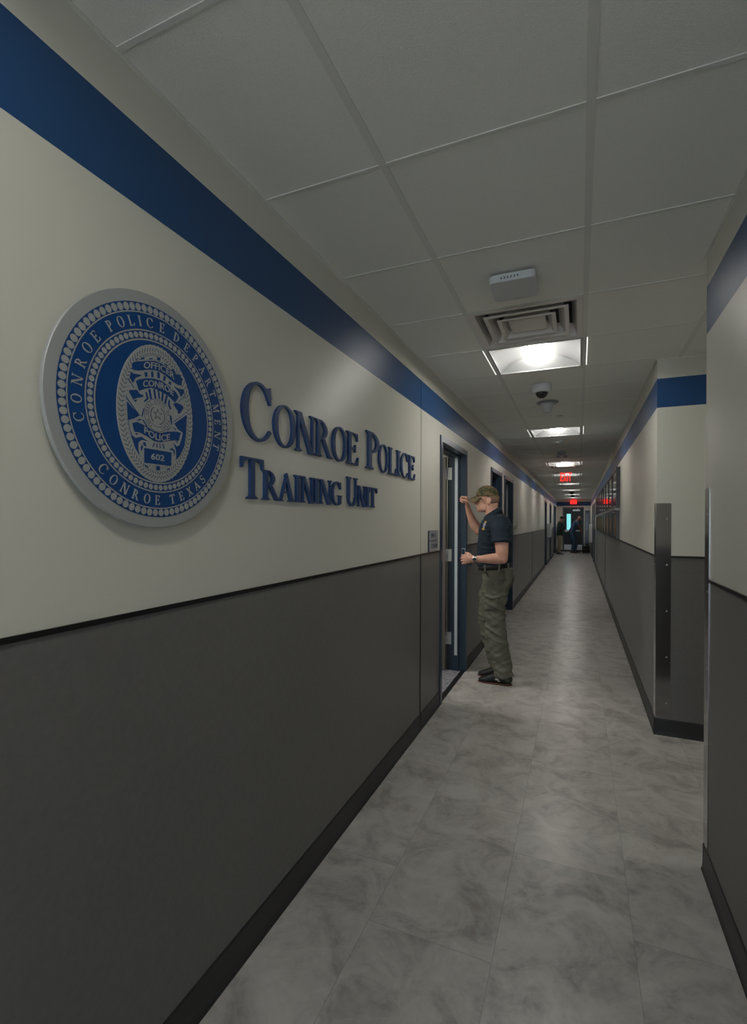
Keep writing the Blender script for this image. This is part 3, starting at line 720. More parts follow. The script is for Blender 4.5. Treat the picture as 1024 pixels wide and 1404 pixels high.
def glyph(c):
    """list of simple polygons, cap height 1, and natural width"""
    if c == 'O': return arc(.40, .5, .40, .515, 0, 360, n=48), .80
    if c == 'C':
        P = arc(.43, .5, .43, .515, 38, 322, n=40, tk=T_ * 1.08, fade=lambda t: 1 if t < .8 else 1 - .45 * (t - .8) / .2)
        P += [[(.70, .985), (.745, 1.0), (.76, .68), (.725, .68), (.66, .80), (.63, .88)]]; return P, .78
    if c == 'G':
        P = arc(.43, .5, .43, .515, 40, 300, n=40, tk=T_ * 1.08)
        P += [[(.70, .985), (.745, 1.0), (.76, .68), (.725, .68), (.66, .80), (.63, .88)], rect(.63, .05, .78, .40), rect(.54, .38, .87, .42), [(.55, -.01), (.70, .03), (.78, .08), (.66, .14), (.55, .06)]]; return P, .87
    if c == 'I': return stem(.085), .325
    if c == 'L': return stem(.085) + [rect(.2, 0, .60, N_), [(.52, 0), (.62, 0), (.655, .27), (.62, .27), (.56, .11), (.44, N_), (.44, 0)]], .655
    if c == 'E':
        return stem(.085, e=.085) + [rect(.2, 0, .58, N_), rect(.2, 1 - N_, .56, 1), rect(.2, .49, .46, .49 + N_),
            [(.50, 0), (.60, 0), (.635, .26), (.60, .26), (.54, .11), (.42, N_), (.42, 0)], [(.46, 1), (.585, 1), (.59, .76), (.555, .76), (.52, .89), (.40, 1 - N_)],
            [(.44, .40), (.47, .40), (.47, .64), (.44, .64), (.42, .56), (.36, .545), (.36, .49), (.42, .48)]], .635
    if c == 'T':
        return stem(.27, hi=False, e=.09) + [rect(.02, 1 - N_ - .01, .68, 1), [(.0, 1), (-.0, .74), (.035, .74), (.07, .88), (.17, .935), (.17, 1)], [(.70, 1), (.70, .74), (.665, .74), (.63, .88), (.53, .935), (.53, 1)]], .70
    if c == 'P': return stem(.085, e=.085) + bowl(.2, .44, 1.0, .36), .60
    if c == 'R':
        return stem(.085, e=.085) + bowl(.2, .46, 1.0, .36) + [[(.30, .49), (.43, .50), (.72, .06), (.82, S_), (.82, 0), (.62, 0)]], .80
    if c == 'D': return stem(.085, e=.085, hi=False, lo=False) + bowl(.18, 0, 1.0, .55) + [ser(.085, .24, 0, True, .085), ser(.085, .24, 1, False, .085)], .80
    if c == 'N':
        return [rect(.10, 0, .10 + .065, 1), ser(.10, .165, 0, True, .085), [(-.02, 1), (.22, 1), (.22, .93), (.10, .9), (.02, 1 - S_), (-.02, 1 - S_)]] + diag(.07, 1, .62, -.02, .18) + [rect(.735, -.02, .80, 1), ser(.735, .80, 1, False, .085)], .885
    if c == 'M':
        return [rect(.10, 0, .16, 1), ser(.10, .16, 0, True, .08), [(-.0, 1), (.24, 1), (.2, .9), (.1, .9), (0, 1 - S_)]] + diag(.09, 1, .40, .02, .16) + diag(.76, 1, .44, .02, .06) + [rect(.76, 0, .76 + T_, 1), ser(.76, .76 + T_, 0, True, .07), ser(.76, .76 + T_, 1, False, .07)], 1.0
    if c == 'U':
        return stem(.085, lo=False, y0=.28) + [rect(.62, .28, .685, 1), ser(.62, .685, 1, False, .085)] + arc(.385, .30, .30, .315, 180, 360, n=24, tk=.11, tn=.07) , .77
    if c == 'A':
        return diag(.36, 1, .60, 0, .17)[:0] + [[(.33, .93), (.42, 1.02), (.78, 0), (.60, 0)], [(.39, .97), (.43, .86), (.14, 0), (.07, 0)], rect(.2, .30, .60, .30 + N_), rect(-.0, 0, .24, S_), rect(.51, 0, .86, S_)], .86
    if c == 'X':
        return [[(.06, 1), (.26, 1), (.78, 0), (.57, 0)], [(.62, 1), (.69, 1), (.20, 0), (.12, 0)], rect(-.0, 1 - S_, .32, 1), rect(.52, 1 - S_, .78, 1), rect(.02, 0, .30, S_), rect(.50, 0, .84, S_)], .84
    if c == 'S':
        pts = []; th = []
        for i in range(31):
            t = i / 30
            if t < .5: a = math.radians(40 + (270 - 40) * t * 2); p = (.30 + .21 * math.cos(a), .75 + .225 * math.sin(a))
            else: a = math.radians(90 - (90 + 130) * (t - .5) * 2); p = (.30 + .235 * math.cos(a), .265 + .24 * math.sin(a))
            pts.append(p); th.append(.055 + .12 * math.exp(-((t - .5) / .17) ** 2))
        return strip(pts, th) + [[(.47, 1.0), (.50, 1.0), (.50, .72), (.47, .72), (.43, .85)], [(.04, 0), (.07, 0), (.13, .16), (.07, .29), (.04, .29)]], .55
    return [], .35
def bowl(x, y0, y1, rx):
    cy = (y0 + y1) / 2; ry = (y1 - y0) / 2
    return arc(x, cy, rx, ry, -90, 90, n=24) + [rect(x - .02, y1 - N_, x + .01, y1), rect(x - .02, y0, x + .01, y0 + N_)]

def put_glyph(mb, c, fn, box, d0, d1, mi=0):
    P, w = glyph(c); xs = [p[0] for q in P for p in q]; ax, bx = min(xs), max(xs)
    u0, u1, v0, v1 = box
    for qi, q in enumerate(P):
        mb.prism([(u0 + (x - ax) / (bx - ax) * (u1 - u0), v0 + y * (v1 - v0)) for x, y in q], fn, d0 + (qi % 6) * .00003, d1 + (qi % 6) * .00006, mi)

# individual raised letters on the wall
B1, S1, H1 = 1.776, 1.934, 1.977
B2, S2, H2 = 1.570, 1.677, 1.711
LINE1 = [('C', 1.324, 1.492, H1), ('O', 1.508, 1.658, S1), ('N', 1.655, 1.812, S1), ('R', 1.816, 1.972, S1), ('O', 1.972, 2.122, S1), ('E', 2.124, 2.258, S1),
         ('P', 2.356, 2.536, H1), ('O', 2.532, 2.680, S1), ('L', 2.684, 2.825, S1), ('I', 2.822, 2.896, S1), ('C', 2.900, 3.042, S1), ('E', 3.046, 3.190, S1)]
LINE2 = [('T', 1.322, 1.444, H2), ('R', 1.441, 1.549, S2), ('A', 1.542, 1.655, S2), ('I', 1.652, 1.702, S2), ('N', 1.700, 1.803, S2), ('I', 1.800, 1.851, S2), ('N', 1.850, 1.968, S2), ('G', 1.968, 2.072, S2),
         ('U', 2.125, 2.248, H2), ('N', 2.246, 2.353, S2), ('I', 2.353, 2.405, S2), ('T', 2.400, 2.508, S2)]
def letters(line, base, rowname, words, group):
    names = ['first', 'second', 'third', 'fourth', 'fifth', 'sixth', 'seventh', 'eighth']
    i = 0
    for w in words:
        for k, ch in enumerate(w):
            c, y0, y1, top = line[i]; i += 1
            assert c == ch
            mb = MB(); put_glyph(mb, c, lambda u, v, d: (d, u, v), (y0 + .004, y1 + .004, base, top), XL + .0005, XL + .012)
            big = 'large ' if k == 0 else ''
            o = mb.build('sign_letter', M['letterblue'])
            tag(o, '%sraised navy letter %s, %s letter of the word %s on the %s' % (big, c, names[k], w, rowname), 'letter', group)
letters(LINE1, B1, 'upper wall line', ['CONROE', 'POLICE'], 'raised letters of the upper wall line')
letters(LINE2, B2, 'lower wall line', ['TRAINING', 'UNIT'], 'raised letters of the lower wall line')

# ------------------------------------------------------------------ round wall seal
SY, SZ, SR = .956, 1.7750, .2995
SX = -1.0144
seal = empty('wall_seal', (SX, SY, SZ), 'large round silver and blue police department seal mounted on the cream wall', 'wall seal')
def sf(u, v, d): return (SX + d, SY + u * SR, SZ + v * SR)
mb = MB(); mb.lathe([(SR * .80, -.030), (SR * .80, -.012), (SR * .995, -.012), (SR, -.011), (SR, -.001), (SR * .996, 0)], (SX, SY, SZ), 'x', n=96, sm=False); mb.build('backing_disc', M['sealsilver'], seal)
def ring(mb, r0, r1, d0, d1, n=96, ax=1., ay=1., mi=0):
    for k in range(n):
        a, b = 2 * PI * k / n, 2 * PI * (k + 1) / n
        p = [(r1 * ax * math.cos(a), r1 * ay * math.sin(a)), (r1 * ax * math.cos(b), r1 * ay * math.sin(b)), (r0 * ax * math.cos(b), r0 * ay * math.sin(b)), (r0 * ax * math.cos(a), r0 * ay * math.sin(a))]
        if r0 <= 0: p = p[:2] + [(0, 0)]
        mb.add([sf(*q, d1) for q in p], [tuple(range(len(p)))], mi)
mb = MB(); ring(mb, 0, .908, 0, .0008); mb.build('blue_field', M['sealblue'], seal, fix=False)
for ra, rb in ((.826, .836), (.683, .693), (.606, .618)):
    mb = MB(); ring(mb, ra, rb, 0, .0014); mb.build('border_line', M['sealsilver'], seal, fix=False)
def beads(name, rad, hr, ht, n):
    mb = MB()
    for k in range(n):
        a = 2 * PI * (k + .5) / n; c, s = math.cos(a), math.sin(a); m = 12
        vs = [sf(rad * c, rad * s, .0020)]
        for j in range(m):
            t = 2 * PI * j / m; p, q = hr * math.cos(t), ht * math.sin(t)
            vs.append(sf((rad + p) * c - q * s, (rad + p) * s + q * c, .0014))
        mb.add(vs, [(0, 1 + j, 1 + (j + 1) % m) for j in range(m)])
    mb.build(name, M['sealsilver'], seal, fix=False)
beads('bead_ring', .869, .031, .0285, 88); beads('bead_ring', .650, .0245, .0235, 76)
def ring_text(items, rin, rout, outward, name):
    mb = MB()
    for c, ang in items:
        P, w = glyph(c); xs = [p[0] for q in P for p in q]; ax, bx = min(xs), max(xs)
        h = rout - rin; ww = (bx - ax) * h * 1.0
        a = math.radians(ang); rc = (rin + rout) / 2
        for qi, q in enumerate(P):
            qq = []
            for x, y in q:
                uu = ((x - ax) / (bx - ax) - .5) * ww; vv = (y - .5) * h
                if not outward: uu, vv = uu, vv; r_ = rc + vv; th = a - uu / rc
                else: r_ = rc - vv; th = a + uu / rc
                qq.append((r_ * math.cos(th), r_ * math.sin(th)))
            mb.prism(qq, sf, .0008, .0020 + (qi % 6) * .00004)
    mb.build(name, M['sealsilver'], seal, fix=False)
angs = [-166.3, -176.4, 175.4, 163.2, 152.5, 142.5, 130.0, 120.5, 111.7, 103.9, 96.2, 87.0, 73.8, 63.5, 54.0, 44.5, 35.1, 25.8, 15.5, 5.4, -4.4, -14.0]
ang1 = [193.5, 183.4, 173.2, 162.4, 152.3, 142.8, 129.6, 120.4, 112.0, 105.2, 97.3, 87.2, 74.4, 64.0, 54.4, 44.6, 34.8, 26.0, 15.2, 4.8, -5.0, -14.4]
for q in zip('CONROEPOLICEDEPARTMENT', ang1): ring_text([q], .718, .800, False, 'upper_ring_letter')
ang2 = [-135, -125.8, -116.8, -107.9, -99.0, -90.6, -77.6, -69.2, -60.6, -52.0, -44.4]
for q in zip('CONROETEXAS', ang2): ring_text([q], .718, .800, True, 'lower_ring_letter')
BADGE = {'off': [(-0.28, 0.348),(-0.264, 0.368),(-0.214, 0.388),(-0.112, 0.424),(-0.04, 0.444),(0.026, 0.441),(0.109, 0.424),(0.188, 0.398),(0.27, 0.378),(0.26, 0.309),(0.221, 0.302),(0.148, 0.319),(0.072, 0.348),(0.026, 0.361),(-0.026, 0.365),(-0.112, 0.348),(-0.214, 0.312),(-0.26, 0.302),(-0.28, 0.312)], 't1': [(-0.29, 0.279),(-0.267, 0.272),(-0.185, 0.282),(-0.188, 0.276),(-0.247, 0.24),(-0.27, 0.193),(-0.303, 0.23)], 't2': [(0.168, 0.282),(0.221, 0.272),(0.287, 0.276),(0.297, 0.256),(0.257, 0.203),(0.227, 0.243),(0.194, 0.263)], 's1': [(-0.155, 0.315),(-0.129, 0.322),(-0.122, 0.286),(-0.148, 0.276)], 's2': [(-0.086, 0.338),(-0.063, 0.348),(-0.059, 0.299),(-0.082, 0.292)], 's3': [(-0.02, 0.355),(0.007, 0.355),(0.007, 0.305),(-0.016, 0.302)], 's4': [(0.053, 0.345),(0.076, 0.335),(0.066, 0.296),(0.046, 0.296)], 's5': [(0.112, 0.312),(0.142, 0.302),(0.132, 0.279),(0.109, 0.286)], 'b1': [(-0.25, 0.394),(-0.224, 0.411),(-0.227, 0.398),(-0.247, 0.391)], 'b2': [(-0.194, 0.417),(-0.161, 0.441),(-0.155, 0.424),(-0.191, 0.408)], 'b3': [(-0.105, 0.447),(-0.072, 0.457),(-0.072, 0.447),(-0.109, 0.437)], 'b4': [(-0.02, 0.483),(0.013, 0.487),(0.01, 0.457),(-0.02, 0.46)], 'b5': [(0.063, 0.454),(0.099, 0.447),(0.092, 0.437),(0.059, 0.444)], 'b6': [(0.148, 0.434),(0.185, 0.414),(0.178, 0.404),(0.142, 0.417)], 'b7': [(0.211, 0.401),(0.254, 0.401),(0.244, 0.385),(0.214, 0.391)], 'con': [(-0.241, 0.216),(-0.214, 0.236),(-0.145, 0.266),(-0.063, 0.286),(0.026, 0.289),(0.109, 0.266),(0.188, 0.233),(0.227, 0.197),(0.185, 0.134),(0.109, 0.174),(0.043, 0.19),(-0.026, 0.203),(-0.089, 0.2),(-0.152, 0.174),(-0.211, 0.144)], 'f1': [(-0.31, 0.114),(-0.303, 0.128),(-0.231, 0.147),(-0.204, 0.121),(-0.165, 0.118),(-0.171, 0.101),(-0.227, 0.081),(-0.267, 0.058)], 'f1b': [(-0.26, 0.055),(-0.227, 0.068),(-0.244, 0.042)], 'f2': [(0.201, 0.137),(0.27, 0.128),(0.29, 0.108),(0.244, 0.048),(0.204, 0.078),(0.161, 0.118)], 'f2b': [(0.217, 0.065),(0.241, 0.048),(0.224, 0.039)], 'r1': [(-0.115, 0.18),(-0.092, 0.187),(-0.076, 0.101),(-0.096, 0.104)], 'r2': [(-0.063, 0.193),(-0.043, 0.2),(-0.03, 0.121),(-0.046, 0.118)], 'r3': [(-0.016, 0.203),(0.0, 0.203),(0.013, 0.124),(-0.003, 0.128)], 'r4': [(0.033, 0.193),(0.053, 0.19),(0.043, 0.111),(0.026, 0.121)], 'r5': [(0.079, 0.177),(0.099, 0.174),(0.076, 0.091),(0.059, 0.108)], 'c1': [(-0.145, 0.151),(-0.132, 0.154),(-0.112, 0.098),(-0.152, 0.062),(-0.161, 0.071),(-0.132, 0.098)], 'c2': [(0.109, 0.144),(0.125, 0.141),(0.122, 0.098),(0.142, 0.068),(0.129, 0.058),(0.102, 0.091)], 'g1': [(-0.329, 0.029),(-0.211, -0.057),(-0.214, -0.067),(-0.254, -0.093),(-0.313, -0.12),(-0.323, -0.06)], 'e1': [(-0.165, 0.006),(-0.158, 0.002),(-0.175, -0.064),(-0.185, -0.064)], 'e2': [(0.122, 0.012),(0.142, -0.001),(0.152, -0.07),(0.142, -0.077)], 'e3': [(-0.178, -0.087),(-0.165, -0.09),(-0.125, -0.133),(-0.132, -0.139)], 'e4': [(0.089, -0.133),(0.142, -0.093),(0.135, -0.103),(0.096, -0.136)], 'e5': [(-0.237, -0.11),(-0.201, -0.087),(-0.185, -0.09),(-0.214, -0.106)], 'e6': [(0.155, -0.09),(0.198, -0.106),(0.188, -0.116)], 'k1': [(-0.32, 0.213),(-0.26, 0.151),(-0.257, 0.154),(-0.316, 0.22)], 'k2': [(-0.343, 0.065),(-0.208, -0.064),(-0.201, -0.06),(-0.339, 0.071)], 'k3': [(0.32, 0.243),(0.227, 0.151),(0.234, 0.151),(0.323, 0.24)], 'k4': [(0.346, 0.091),(0.165, -0.044),(0.168, -0.047),(0.346, 0.088)], 'g2': [(0.329, 0.052),(0.178, -0.057),(0.221, -0.103),(0.28, -0.123),(0.273, -0.159),(0.241, -0.245),(0.204, -0.261),(0.165, -0.232),(0.198, -0.294),(0.201, -0.383),(0.247, -0.337),(0.297, -0.245),(0.32, -0.123)], 'g3': [(-0.323, -0.083),(-0.3, -0.189),(-0.277, -0.238),(-0.244, -0.255),(-0.185, -0.235),(-0.115, -0.265),(-0.178, -0.258),(-0.214, -0.284),(-0.217, -0.337),(-0.204, -0.39),(-0.244, -0.34),(-0.283, -0.251),(-0.313, -0.149)], 'pol': [(-0.277, -0.136),(-0.227, -0.12),(-0.145, -0.136),(-0.059, -0.166),(0.013, -0.172),(0.102, -0.143),(0.198, -0.126),(0.254, -0.129),(0.224, -0.209),(0.198, -0.205),(0.102, -0.228),(0.013, -0.251),(-0.053, -0.251),(-0.115, -0.225),(-0.198, -0.202),(-0.254, -0.205)], 'm1': [(-0.247, -0.215),(-0.217, -0.212),(-0.231, -0.228)], 'm2': [(0.191, -0.215),(0.221, -0.218),(0.211, -0.228)], 'y1': [(-0.053, -0.265),(-0.046, -0.265),(-0.059, -0.304),(-0.069, -0.304)], 'y2': [(-0.023, -0.268),(-0.016, -0.265),(-0.016, -0.304),(-0.026, -0.304)], 'y3': [(0.007, -0.265),(0.013, -0.265),(0.02, -0.304),(0.01, -0.304)], 'y4': [(0.04, -0.261),(0.049, -0.258),(0.063, -0.304),(0.053, -0.304)], 'plate': [(-0.155, -0.324),(0.142, -0.324),(0.138, -0.446),(-0.155, -0.449)], 'bot': [(-0.023, -0.462),(0.01, -0.462),(0.01, -0.499),(-0.03, -0.499)], 'w1': [(-0.171, -0.284),(-0.145, -0.274),(-0.135, -0.311),(-0.152, -0.307)], 'w2': [(0.122, -0.301),(0.152, -0.278),(0.161, -0.301),(0.142, -0.307)], 'w3': [(-0.191, -0.327),(-0.178, -0.301),(-0.168, -0.314),(-0.181, -0.357)], 'w4': [(0.161, -0.294),(0.181, -0.291),(0.181, -0.347),(0.168, -0.324)], 'w5': [(-0.155, -0.462),(-0.109, -0.479),(-0.122, -0.489),(-0.152, -0.472)], 'w6': [(0.082, -0.479),(0.129, -0.466),(0.112, -0.485)]}
bx0 = -.010
badge = MB()
NB = 96
vs = [sf(bx0, -.012, .0026)]
for k in range(NB * 2):
    a = PI * k / NB; rr = 1 + .008 * math.cos(a * 60)
    vs.append(sf(bx0 + .412 * rr * math.cos(a), -.012 + .590 * rr * math.sin(a), .0026))
badge.add(vs, [(0, 1 + k, 1 + (k + 1) % (2 * NB)) for k in range(2 * NB)])
vs2 = [sf(bx0 + .412 * math.cos(PI * k / NB), -.012 + .590 * math.sin(PI * k / NB), .0008) for k in range(2 * NB)]
badge.add(vs[1:] + vs2, [(k, (k + 1) % (2 * NB), 2 * NB + (k + 1) % (2 * NB), 2 * NB + k) for k in range(2 * NB)])
bo = badge.build('badge', M['sealsilver'], seal, fix=False)
mb = MB()                                                     # two rows of slanted rope strokes and a dotted line
for (rr, ww, sl, n) in ((.935, .030, 1, 84), (.865, .024, -1, 84)):
    for k in range(n):
        a = 2 * PI * k / n; ex, ey = .412 * rr, .590 * rr
        p = Vector((ex * math.cos(a), ey * math.sin(a))); t = Vector((-ex * math.sin(a), ey * math.cos(a))).normalized(); nn = Vector((t.y, -t.x))
        s1 = 1 if math.cos(a) > 0 else -1
        d = (nn * .8 + t * .6 * sl * s1).normalized(); e = Vector((-d.y, d.x)) * .0032
        q = [p - d * ww * .62 - e, p + d * ww * .62 - e, p + d * ww * .62 + e, p - d * ww * .62 + e]
        mb.add([sf(bx0 + v.x, -.012 + v.y, .0030) for v in q], [(0, 1, 2, 3)])
for k in range(150):
    a = 2 * PI * k / 150
    if k % 2: continue
    b = a + .022
    q = [(.80, a), (.80, b), (.788, b), (.788, a)]
    mb.add([sf(bx0 + .412 * r_ * math.cos(t), -.012 + .590 * r_ * math.sin(t), .0030) for r_, t in q], [(0, 1, 2, 3)])
mb.build('rope_border', mat('seal_engraved_blue', (.035, .060, .115), .5), bo, fix=False)
mb = MB()
for kname, poly in BADGE.items():
    if kname in ('off', 'con', 'pol', 'plate'): continue
    mb.prism(poly, sf, .0026, .0034)
mb.build('crossed_banner_pattern', M['sealblue'], bo)
yb_ = lambda xs, y0, c: (lambda u, v: (u, v + y0 + c * (u - xs) ** 2))
for kname, txt, box, cv in (('off', 'OFFICER', (-.165, .172, .374, .431), -1.3), ('con', 'CONROE', (-.172, .160, .218, .274), -1.2), ('pol', 'POLICE', (-.158, .122, -.240, -.183), 1.7)):
    mb = MB(); mb.prism(BADGE[kname], sf, .0026, .0038); bn = mb.build('banner', M['sealblue'], bo)
    xs = (box[0] + box[1]) / 2
    mb = MB(); fit_text(mb, txt, box, sf, .0038, .0046, bold=.012, warp=lambda u, v: (u, v + cv * u ** 2))
    lt = mb.build('banner_lettering', M['sealsilver'], bo, fix=False)
mb = MB(); mb.prism(BADGE['plate'], sf, .0026, .0038); mb.build('number_plate', M['sealblue'], bo)
mb = MB(); fit_text(mb, '602', (-.086, .058, -.413, -.360), sf, .0038, .0046, bold=.012); mb.build('number', M['sealsilver'], bo, fix=False)
# star seal in the middle
mb = MB(); cx_, cy_ = -.017, -.024
def disc(mb, r, d, n=48, rx=1., ry=1., mi=0):
    mb.add([sf(cx_, cy_, d)] + [sf(cx_ + r * rx * math.cos(2 * PI * k / n), cy_ + r * ry * math.sin(2 * PI * k / n), d) for k in range(n)], [(0, 1 + k, 1 + (k + 1) % n) for k in range(n)], mi)
disc(mb, .142, .0040, mi=1); disc(mb, .138, .0041); disc(mb, .102, .0042, mi=1); disc(mb, .098, .0043)
tx = 'THE GREAT STATE OF TEXAS'
for i, ch in enumerate(tx):
    if ch == ' ': continue
    a = math.radians(235 - i * 300 / (len(tx) - 1)); vs, fs, bd = font_polys(ch, .028, .0008)
    if not vs: continue
    mxx = (min(v[0] for v in vs) + max(v[0] for v in vs)) / 2
    mb.add([sf(cx_ + (.110 + y) * math.cos(a) + (x - mxx) * math.sin(a), cy_ + (.110 + y) * math.sin(a) - (x - mxx) * math.cos(a), .0044) for x, y in vs], fs, 1)
st = []
for k in range(10):
    a = PI / 2 + PI * k / 5; rr = .052 if k % 2 == 0 else .022; st.append((cx_ + rr * math.cos(a), cy_ + .008 + rr * math.sin(a)))
mb.prism(st, sf, .0043, .0052, 1)
st2 = [(cx_ + (x - cx_) * .72, cy_ + .008 + (y - cy_ - .008) * .72) for x, y in st]; mb.prism(st2, sf, .0052, .0056, 0)
for k in range(26):                                            # wreath leaves around the star
    a = math.radians(-60 - 12 + (300 / 25) * k + 0); 
    if 60 < math.degrees(a) % 360 < 120: continue
    c0 = Vector((cx_ + .076 * math.cos(a), cy_ + .076 * math.sin(a))); dd = Vector((math.cos(a + 1.0), math.sin(a + 1.0))); ee = Vector((-dd.y, dd.x))
    q = [c0 - dd * .014, c0 + ee * .005, c0 + dd * .014, c0 - ee * .005]; mb.add([sf(v.x, v.y, .0046) for v in q], [(0, 1, 2, 3)], 1)
mb.build('star_seal', [M['sealsilver'], bpy.data.materials['seal_engraved_blue']], bo, fix=False)

# ------------------------------------------------------------------ room sign by the first door
r = empty('room_sign', (XL, 3.63, 1.33), 'small two part silver room sign on the cream wall beside the open door', 'room sign')
sg = lambda u, v, d: (d, u, v)
mb = MB(); mb.box(XL, XL + .012, 3.535, 3.765, 1.262, 1.425); mb.build('backplate', M['black'], r)
for i, (z0, z1, tx_, bx_) in enumerate(((1.350, 1.422, 'MAX 1', (3.575, 3.70, 1.375, 1.404)), (1.266, 1.343, 'CONFE', (3.575, 3.745, 1.290, 1.322)))):
    mb = MB(); mb.box(XL + .012, XL + .016, 3.538, 3.762, z0, z1); pl = mb.build('sign_plate', M['sign'], r)
    mb = MB(); fit_text(mb, tx_, bx_, sg, XL + .016, XL + .017, bold=.03); mb.build('sign_lettering', M['signink'], pl, fix=False)

# ------------------------------------------------------------------ stainless corner guards
def guard(label, y0, z0, z1, facing, ylen=.089, xlen=.089):
    """L guard on the corner (XR, y0); facing -1: outer leg faces the camera (-Y), +1: faces away"""
    r = empty('corner_guard', (XR, y0, z0), label, 'corner guard', 'stainless corner guards')
    t = .0025; mb = MB(); s = facing
    mb.box(XR - t, XR, y0, y0 - s * ylen, z0, z1)
    mb.box(XR - t, XR + xlen, y0 + s * t, y0, z0, z1)
    mb.build('angle_plate', M['steel'], r)
    nn = 5
    for k in range(nn):
        z = z0 + .11 + (z1 - z0 - .22) * k / (nn - 1)
        if s < 0:
            mb = MB(); mb.ell((XR + xlen * .72, y0 - t - .0005, z), (.0055, .002, .0055), n=10, m=6); mb.build('screw', M['silver'], r)
        mb = MB(); mb.ell((XR - t - .0005, y0 - s * ylen * .72, z), (.002, .0045, .0045), n=10, m=6); mb.build('screw', M['silver'], r)
guard('tall stainless steel corner guard facing the camera on the far side of the alcove', 3.96, ZBASE + .002, 1.628, -1)
guard('narrow edge-on stainless corner guard on the near right wall end', 2.50, ZBASE + .002, 1.638, 1, ylen=.070)

# ------------------------------------------------------------------ framed displays on the right wall
U0, U1, NU = 7.30, 16.46, 9
stp = (U1 - U0) / NU
ordn = ['nearest', 'second', 'third', 'fourth', 'fifth', 'sixth', 'seventh', 'eighth', 'farthest']
def disp(y0, y1, z0, z1, dep, fw, matface, name, facename, label, cat, group, framemat):
    r = empty(name, (XR, (y0 + y1) / 2, z0), label, cat, group)
    mb = MB(); x0, x1 = XR - dep, XR - .001
    mb.box(x0, x1, y0, y0 + fw, z0, z1); mb.box(x0, x1, y1 - fw, y1, z0, z1); mb.box(x0, x1, y0 + fw, y1 - fw, z0, z0 + fw); mb.box(x0, x1, y0 + fw, y1 - fw, z1 - fw, z1)
    mb.build('frame', framemat, r)
    mb = MB(); mb.box(-.004, .004, -(y1 - y0) / 2 + fw, (y1 - y0) / 2 - fw, 0, z1 - z0 - 2 * fw)
    o = mb.build(facename, matface, r); o.matrix_parent_inverse = Matrix(); o.location = (x0 + .014 - XR, 0, fw)
    return r
first = None
for i in range(NU):
    a = U0 + i * stp
    lb = '%s glazed dark red display case in the upper row on the right wall' % ordn[i]
    if first is None: first = disp(a + .01, a + stp - .03, 1.685, 2.235, .05, .035, M['dispred'], 'display_case', 'glass_front', lb, 'display case', 'dark red display cases in the upper row', M['dispframe'])
    else: copy_tree(first, (0, i * stp, 0), lb)
mb = MB(); mb.box(XR - .06, XR, U0, U1, 1.655, 1.683); tag(mb.build('display_ledge', M['ledge']), 'long grey ledge running under the dark red display cases', 'ledge')
skies = [((.22, .30, .28), (.30, .20, .10)), ((.12, .40, .42), (.36, .22, .11)), ((.35, .30, .22), (.33, .20, .10)), ((.14, .44, .44), (.38, .30, .22)), ((.10, .46, .44), (.30, .22, .12)),
         ((.10, .08, .05), (.28, .20, .04)), ((.09, .07, .05), (.30, .22, .05)), ((.08, .06, .05), (.28, .20, .04)), ((.08, .06, .05), (.22, .16, .04))]
for i in range(NU):
    a = U0 + .06 + i * stp
    sky, land = skies[i]
    disp(a + .06, a + stp - .16, 1.265, 1.652, .040, .03, picture_mat('landscape_print_%d' % i, sky, land, i * 1.7), 'framed_photo', 'picture', '%s framed landscape photo in the lower row on the right wall' % ordn[i], 'framed photo', 'framed photos in the lower row', M['black'])

# ------------------------------------------------------------------ small wall items
r = empty('wall_cabinet', (XL, 18.85, .98), 'white box on the left wall between the two far doors', 'wall box')
mb = MB(); mb.rbox(XL, XL + .10, 18.35, 19.35, .95, 1.44, .02, 'x'); mb.build('housing', M['white'], r)
mb = MB(); mb.ell((XL + .115, 19.25, 1.20), (.02, .03, .03)); mb.build('knob', M['silver'], r)
r = empty('wall_cabinet', (XR, 23.6, .6), 'tall white box on the right wall beside the far end', 'wall box')
mb = MB(); mb.rbox(XR - .10, XR, 22.7, 24.4, .62, 1.40, .03, 'x'); mb.build('housing', M['white'], r)
mb = MB(); mb.box(XR - .103, XR - .1, 22.8, 24.3, 1.0, 1.01); mb.build('seam', M['ledge'], r)
r = empty('thermostat', (XL, 8.88, 1.4), 'small beige thermostat on the left wall beyond the third door', 'thermostat')
mb = MB(); mb.rbox(XL, XL + .02, 8.80, 8.95, 1.36, 1.44, .01, 'x'); mb.build('housing', M['cream_trim'], r)
mb = MB(); mb.box(XL + .02, XL + .022, 8.84, 8.91, 1.395, 1.425); mb.build('screen', M['signink'], r)
r = empty('wall_outlet', (XR, 17.6, .45), 'small white outlet plate low on the far right wall', 'outlet')
mb = MB(); mb.box(XR - .008, XR, 17.56, 17.66, .36, .56); mb.build('cover_plate', M['white'], r)
mb = MB(); mb.box(XR - .010, XR - .008, 17.58, 17.64, .40, .45); mb.box(XR - .010, XR - .008, 17.58, 17.64, .47, .52); mb.build('socket', M['ledge'], r)

